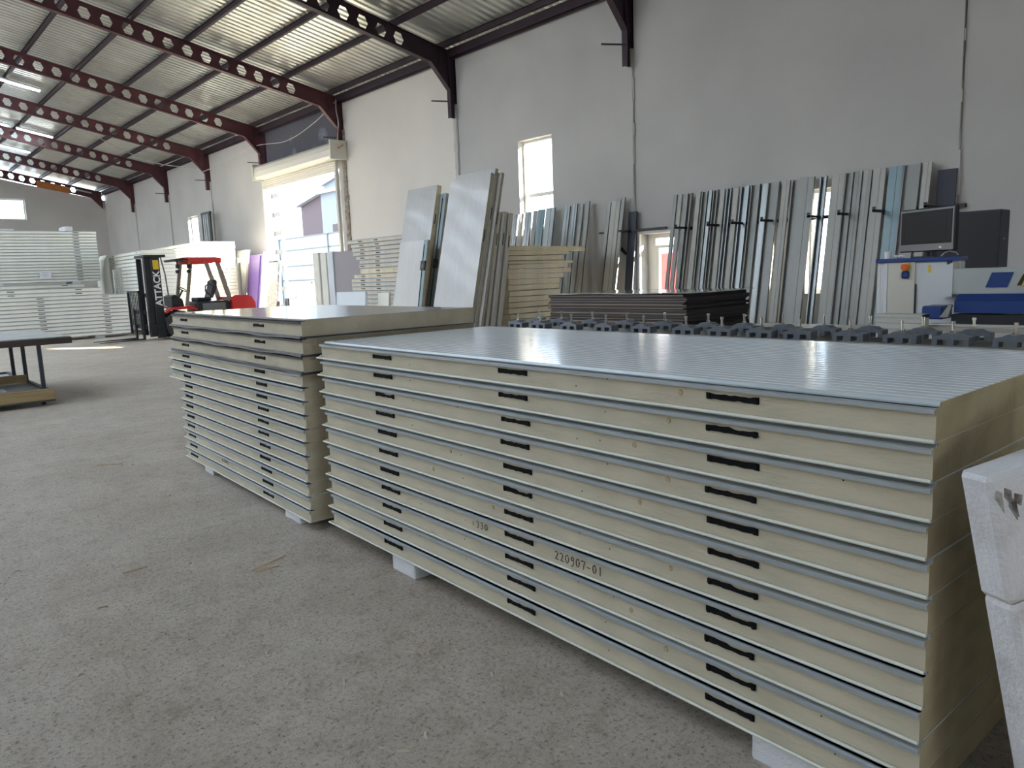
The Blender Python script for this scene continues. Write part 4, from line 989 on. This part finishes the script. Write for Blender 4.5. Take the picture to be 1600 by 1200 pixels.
# mast lettering, reads upwards
tx = bpy.data.curves.new('mast_lettering', 'FONT'); tx.body = 'ATTACK'; tx.size = .27; tx.extrude = .002; tx.align_x = 'CENTER'; tx.align_y = 'CENTER'; tx.offset = .008
tx.materials.append(M['letter'])
tmp = bpy.data.objects.new('lettering_source', tx); COL.objects.link(tmp); bpy.context.view_layer.update()
me = bpy.data.meshes.new_from_object(tmp.evaluated_get(bpy.context.evaluated_depsgraph_get())); bpy.data.objects.remove(tmp)
if not me.materials: me.materials.append(M['letter'])
o = put('mast_lettering', me, fk)
o.matrix_local = Matrix(((0, -.95, 0, 7.01), (0, 0, -1, .083), (.95, 0, 0, 1.50), (0, 0, 0, 1)))

# ------------------------------------------------------------------ work table at the left edge
wt = thing('work_table', 'tall grey work table on castors with a wooden lower shelf at left', 'table', (0, 0, 0))
part('table_top', MB().box(-.6, 2.40, 12.1, 14.6, .875, .90), 'table_top', wt)
part('top_rim', MB().box(-.6, 2.41, 12.08, 12.11, .80, .885).box(2.38, 2.41, 12.11, 14.6, .80, .885).box(-.6, 2.38, 14.57, 14.6, .80, .885), 'table_rim', wt)
XR = 2.02
for x, y in ((XR, 11.72), (XR + .03, 13.3), (XR + .08, 15.5)): pass
for x, y in ((XR - .02, 12.12), (XR - .02, 13.4), (XR - .02, 14.5), (.2, 12.12), (.2, 14.5)):
    part('leg', MB().box(x - .025, x + .025, y - .025, y + .025, .20, .86), 'table_steel', wt)
part('shelf_rail', MB().box(XR - .02, XR + .03, 11.75, 15.3, .14, .20).box(-.6, XR, 15.25, 15.3, .14, .20), 'table_steel', wt)
part('wood_rail', MB().box(-.6, XR + .03, 11.70, 11.75, .08, .225), 'wood', wt)
part('wood_rail', MB().box(-.6, XR - .02, 13.35, 13.40, .18, .30), 'wood', wt)
part('shelf', MB().box(-.6, XR - .02, 11.75, 15.25, .15, .165), 'table_top', wt)
part('frame_bottom', MB().box(-.6, XR + .03, 11.70, 11.75, .055, .08), 'table_steel', wt)
for x, y in ((XR - .08, 11.9), (XR - .08, 15.1), (.2, 11.9), (.2, 15.1)):
    cs = part('castor', MB().cyl((x - .02, y, .035), (x + .02, y, .035), .035, n=12), 'rubber', wt); part('castor_fork', MB().box(x - .03, x - .022, y - .02, y + .02, .03, .14).box(x + .022, x + .03, y - .02, y + .02, .03, .14), 'table_steel', cs)
put('scrap_offcut', MB().prism([(0, 0), (.32, .04), (.34, .16), (.18, .12), (.1, .2), (0, .14)], 'z', 0, .03).mesh('scrap_offcut', 'board_edge_b'), None, (1.35, 11.95, .166), label='dark ragged offcut on the lower shelf of the work table', cat='offcut')
put('scrap_offcut', MB().rbox(0, .7, 0, .3, 0, .02, .004).mesh('scrap_offcut', 'paper'), None, (.9, 12.4, .166), label='flat white offcut on the lower shelf of the work table', cat='offcut')
put('wood_block', MB().rbox(0, .5, 0, .12, 0, .14, .01).mesh('wood_block', 'wood'), None, (1.2, 13.9, .166), label='rough wooden block at the back of the work table shelf', cat='block')

# ------------------------------------------------------------------ outside the doorway
lc = thing('lattice_post', 'grey steel lattice post with flat cross plates outside the doorway', 'post', (13.2, 28.05, -.06))
for y in (0, .68): part('upright', MB().box(0, .12, y, y + .07, 0, 6.2), 'fence_rail', lc)
for k in range(9): part('cross_plate', MB().box(.03, .045, .07, .68, .55 + .72 * k, .72 + .72 * k), 'fence_rail', lc)
fn = thing('yard_fence', 'pale blue metal sheet fence with grey rails across the yard', 'fence', (22.0, 30.0, -.06))
for k in range(24): part('fence_sheet', MB().box(0, .03, k * 1.0, k * 1.0 + .985, 0, 4.35), 'fence', fn)
for z in (1.7, 2.6, 3.6, 4.35): part('rail', MB().box(-.06, 0, 0, 24, z - .04, z + .04), 'fence_rail', fn)
for y in (1.0, 7.0, 10.5, 17.0): part('post', MB().box(-.12, -.06, y, y + .1, 0, 4.5), 'fence_rail', fn)
hs = thing('warehouse', 'brown and pale grey warehouse behind the yard fence', 'building', (45, 76, -.06))
part('brown_wall', MB().prism([(8, 0), (13.5, 0), (13.5, 11.0), (8, 12.0)], 'x', 0, 12), 'house_a', hs)
part('pale_wall', MB().box(-.1, 12, -14, 8, 0, 12.0), 'house_b', hs); part('roof', MB().prism([(-14, 11.8), (8, 11.9), (13.9, 10.9), (13.9, 11.2), (8, 12.3), (-14, 12.2)], 'x', -.6, 12), 'house_roof', hs)
part('window', MB().box(-.15, -.1, 3, 5.5, 7.3, 8.2), 'house_a', hs)
h2 = thing('tall_shed', 'taller pale shed rising behind the warehouse', 'building', (60, 84, -.06))
part('wall', MB().prism([(0, 0), (27, 0), (27, 16.6), (0, 21)], 'x', 0, 10), 'house_b', h2); part('roof', MB().prism([(0, 21), (27.5, 16.5), (27.5, 16.9), (0, 21.5)], 'x', -.5, 10), 'house_roof', h2)
gc = thing('gas_cylinder', 'white gas cylinder with a valve standing outside the doorway', 'cylinder', (14.3, 28.0, -.06))
part('tank', MB().cyl((0, 0, 0), (0, 0, 1.35), .15, n=16).cyl((0, 0, 1.35), (0, 0, 1.5), .15, .06, n=16), 'paper', gc); part('valve', MB().cyl((0, 0, 1.5), (0, 0, 1.62), .03, n=8).box(-.06, .06, -.02, .02, 1.58, 1.64), 'black', gc)
upright('crate', 13.3, 25.6, 14.1, 27.4, .95, 'foam_fresh', 'pale yellow crate standing just outside the doorway', 'crate')
rd = thing('red_gate', 'red metal gate seen through the glass of the small door', 'gate', (15.5, 9.3, -.06))
for k in range(8): part('gate_board', MB().box(0, .03, k * .35, k * .35 + .33, 0, 1.95), 'red', rd)

# ------------------------------------------------------------------ cables
def cable(pts, r_, lab):
    P = [Vector(p) for p in pts]; out = []
    for i in range(len(P) - 1):
        p0 = P[max(i - 1, 0)]; p1 = P[i]; p2 = P[i + 1]; p3 = P[min(i + 2, len(P) - 1)]
        for k in range(8):
            t = k / 8; out.append(.5 * ((2 * p1) + (-p0 + p2) * t + (2 * p0 - 5 * p1 + 4 * p2 - p3) * t * t + (-p0 + 3 * p1 - 3 * p2 + p3) * t ** 3))
    out.append(P[-1])
    put('cable', MB().tube(out, r_).mesh('cable', 'cable', True), None, label=lab, cat='cable')
cable([(12.25, 21.5, 7.05), (12.2, 21.45, 6.75), (12.28, 21.5, 6.4), (12.24, 21.5, 6.1), (12.2, 21.52, 5.8)], .014, 'pale cable hanging down the column to the shutter housing')
cable([(12.2, 33.0, 6.3), (12.2, 30.6, 6.35), (12.2, 27.6, 6.55), (12.2, 25.0, 6.35), (12.22, 23.0, 6.6), (12.25, 21.6, 7.0)], .014, 'pale cable sagging across the dark panel above the shutter')
cable([(12.0, 33.1, 6.45), (10.6, 34.2, 6.75), (9.3, 35.0, 7.5), (8.4, 35.5, 8.1)], .014, 'pale cable hanging from the roof between the far beams')

# ------------------------------------------------------------------ debris on the floor
b = MB(); rd_ = random.Random(77)
for k in range(2400):
    d = rd_.uniform(1.2, 9); az = rd_.uniform(-.05, 0.95); x = d * math.sin(az) ; y = d * math.cos(az)
    if (1.8 < x < 3.4 and .4 < y < 7.0): continue
    s_ = rd_.choice([.002, .002, .003, .003, .004, .006, .008]) * rd_.uniform(.7, 1.3); a = rd_.uniform(0, 6.28); e = rd_.uniform(.8, 3.0)
    mt = Matrix.Translation((x, y, 0)) @ Matrix.Rotation(a, 4, 'Z')
    b.add([(-s_ * e, -s_, .001), (s_ * e, -s_ * .7, .001), (s_ * e * .8, s_, .001), (-s_ * e * .7, s_ * .8, .001), (0, 0, s_ * .8)], [(0, 1, 4), (1, 2, 4), (2, 3, 4), (3, 0, 4), (3, 2, 1, 0)], rd_.choice([0, 1, 1, 0, 2]), mt)
put('floor_debris', b.mesh('floor_debris', ['chip', 'board_edge_b', 'chip']), None, label='crumbs of foam and small stones scattered over the dusty floor', cat='debris', kind='stuff')
def splinter(p0, p1, w, lab, bend=.01):
    p0 = Vector(p0); p1 = Vector(p1); mid = (p0 + p1) / 2 + Vector((bend, -bend, .004)); 
    put('wood_splinter', MB().tube([p0, mid, p1], w, n=4).mesh('wood_splinter', 'wood'), None, label=lab, cat='splinter')
splinter((0.967,4.322,.006),(1.093,4.330,.006),0.0035,'thin pale splinter on the bare floor left of the middle stack')
splinter((1.472,3.829,.006),(1.704,3.903,.006),0.0035,'pale splinter on the floor left of the big stack, longer of the crossed pair')
splinter((1.484,3.791,.006),(1.610,3.784,.006),0.0035,'pale splinter on the floor left of the big stack, shorter of the crossed pair')
splinter((1.520,7.240,.006),(1.691,7.102,.006),0.0035,'crooked twig on the floor near the upper left')
splinter((0.754,3.933,.006),(0.793,3.922,.006),0.0035,'short pale wood chip on the left foreground floor')
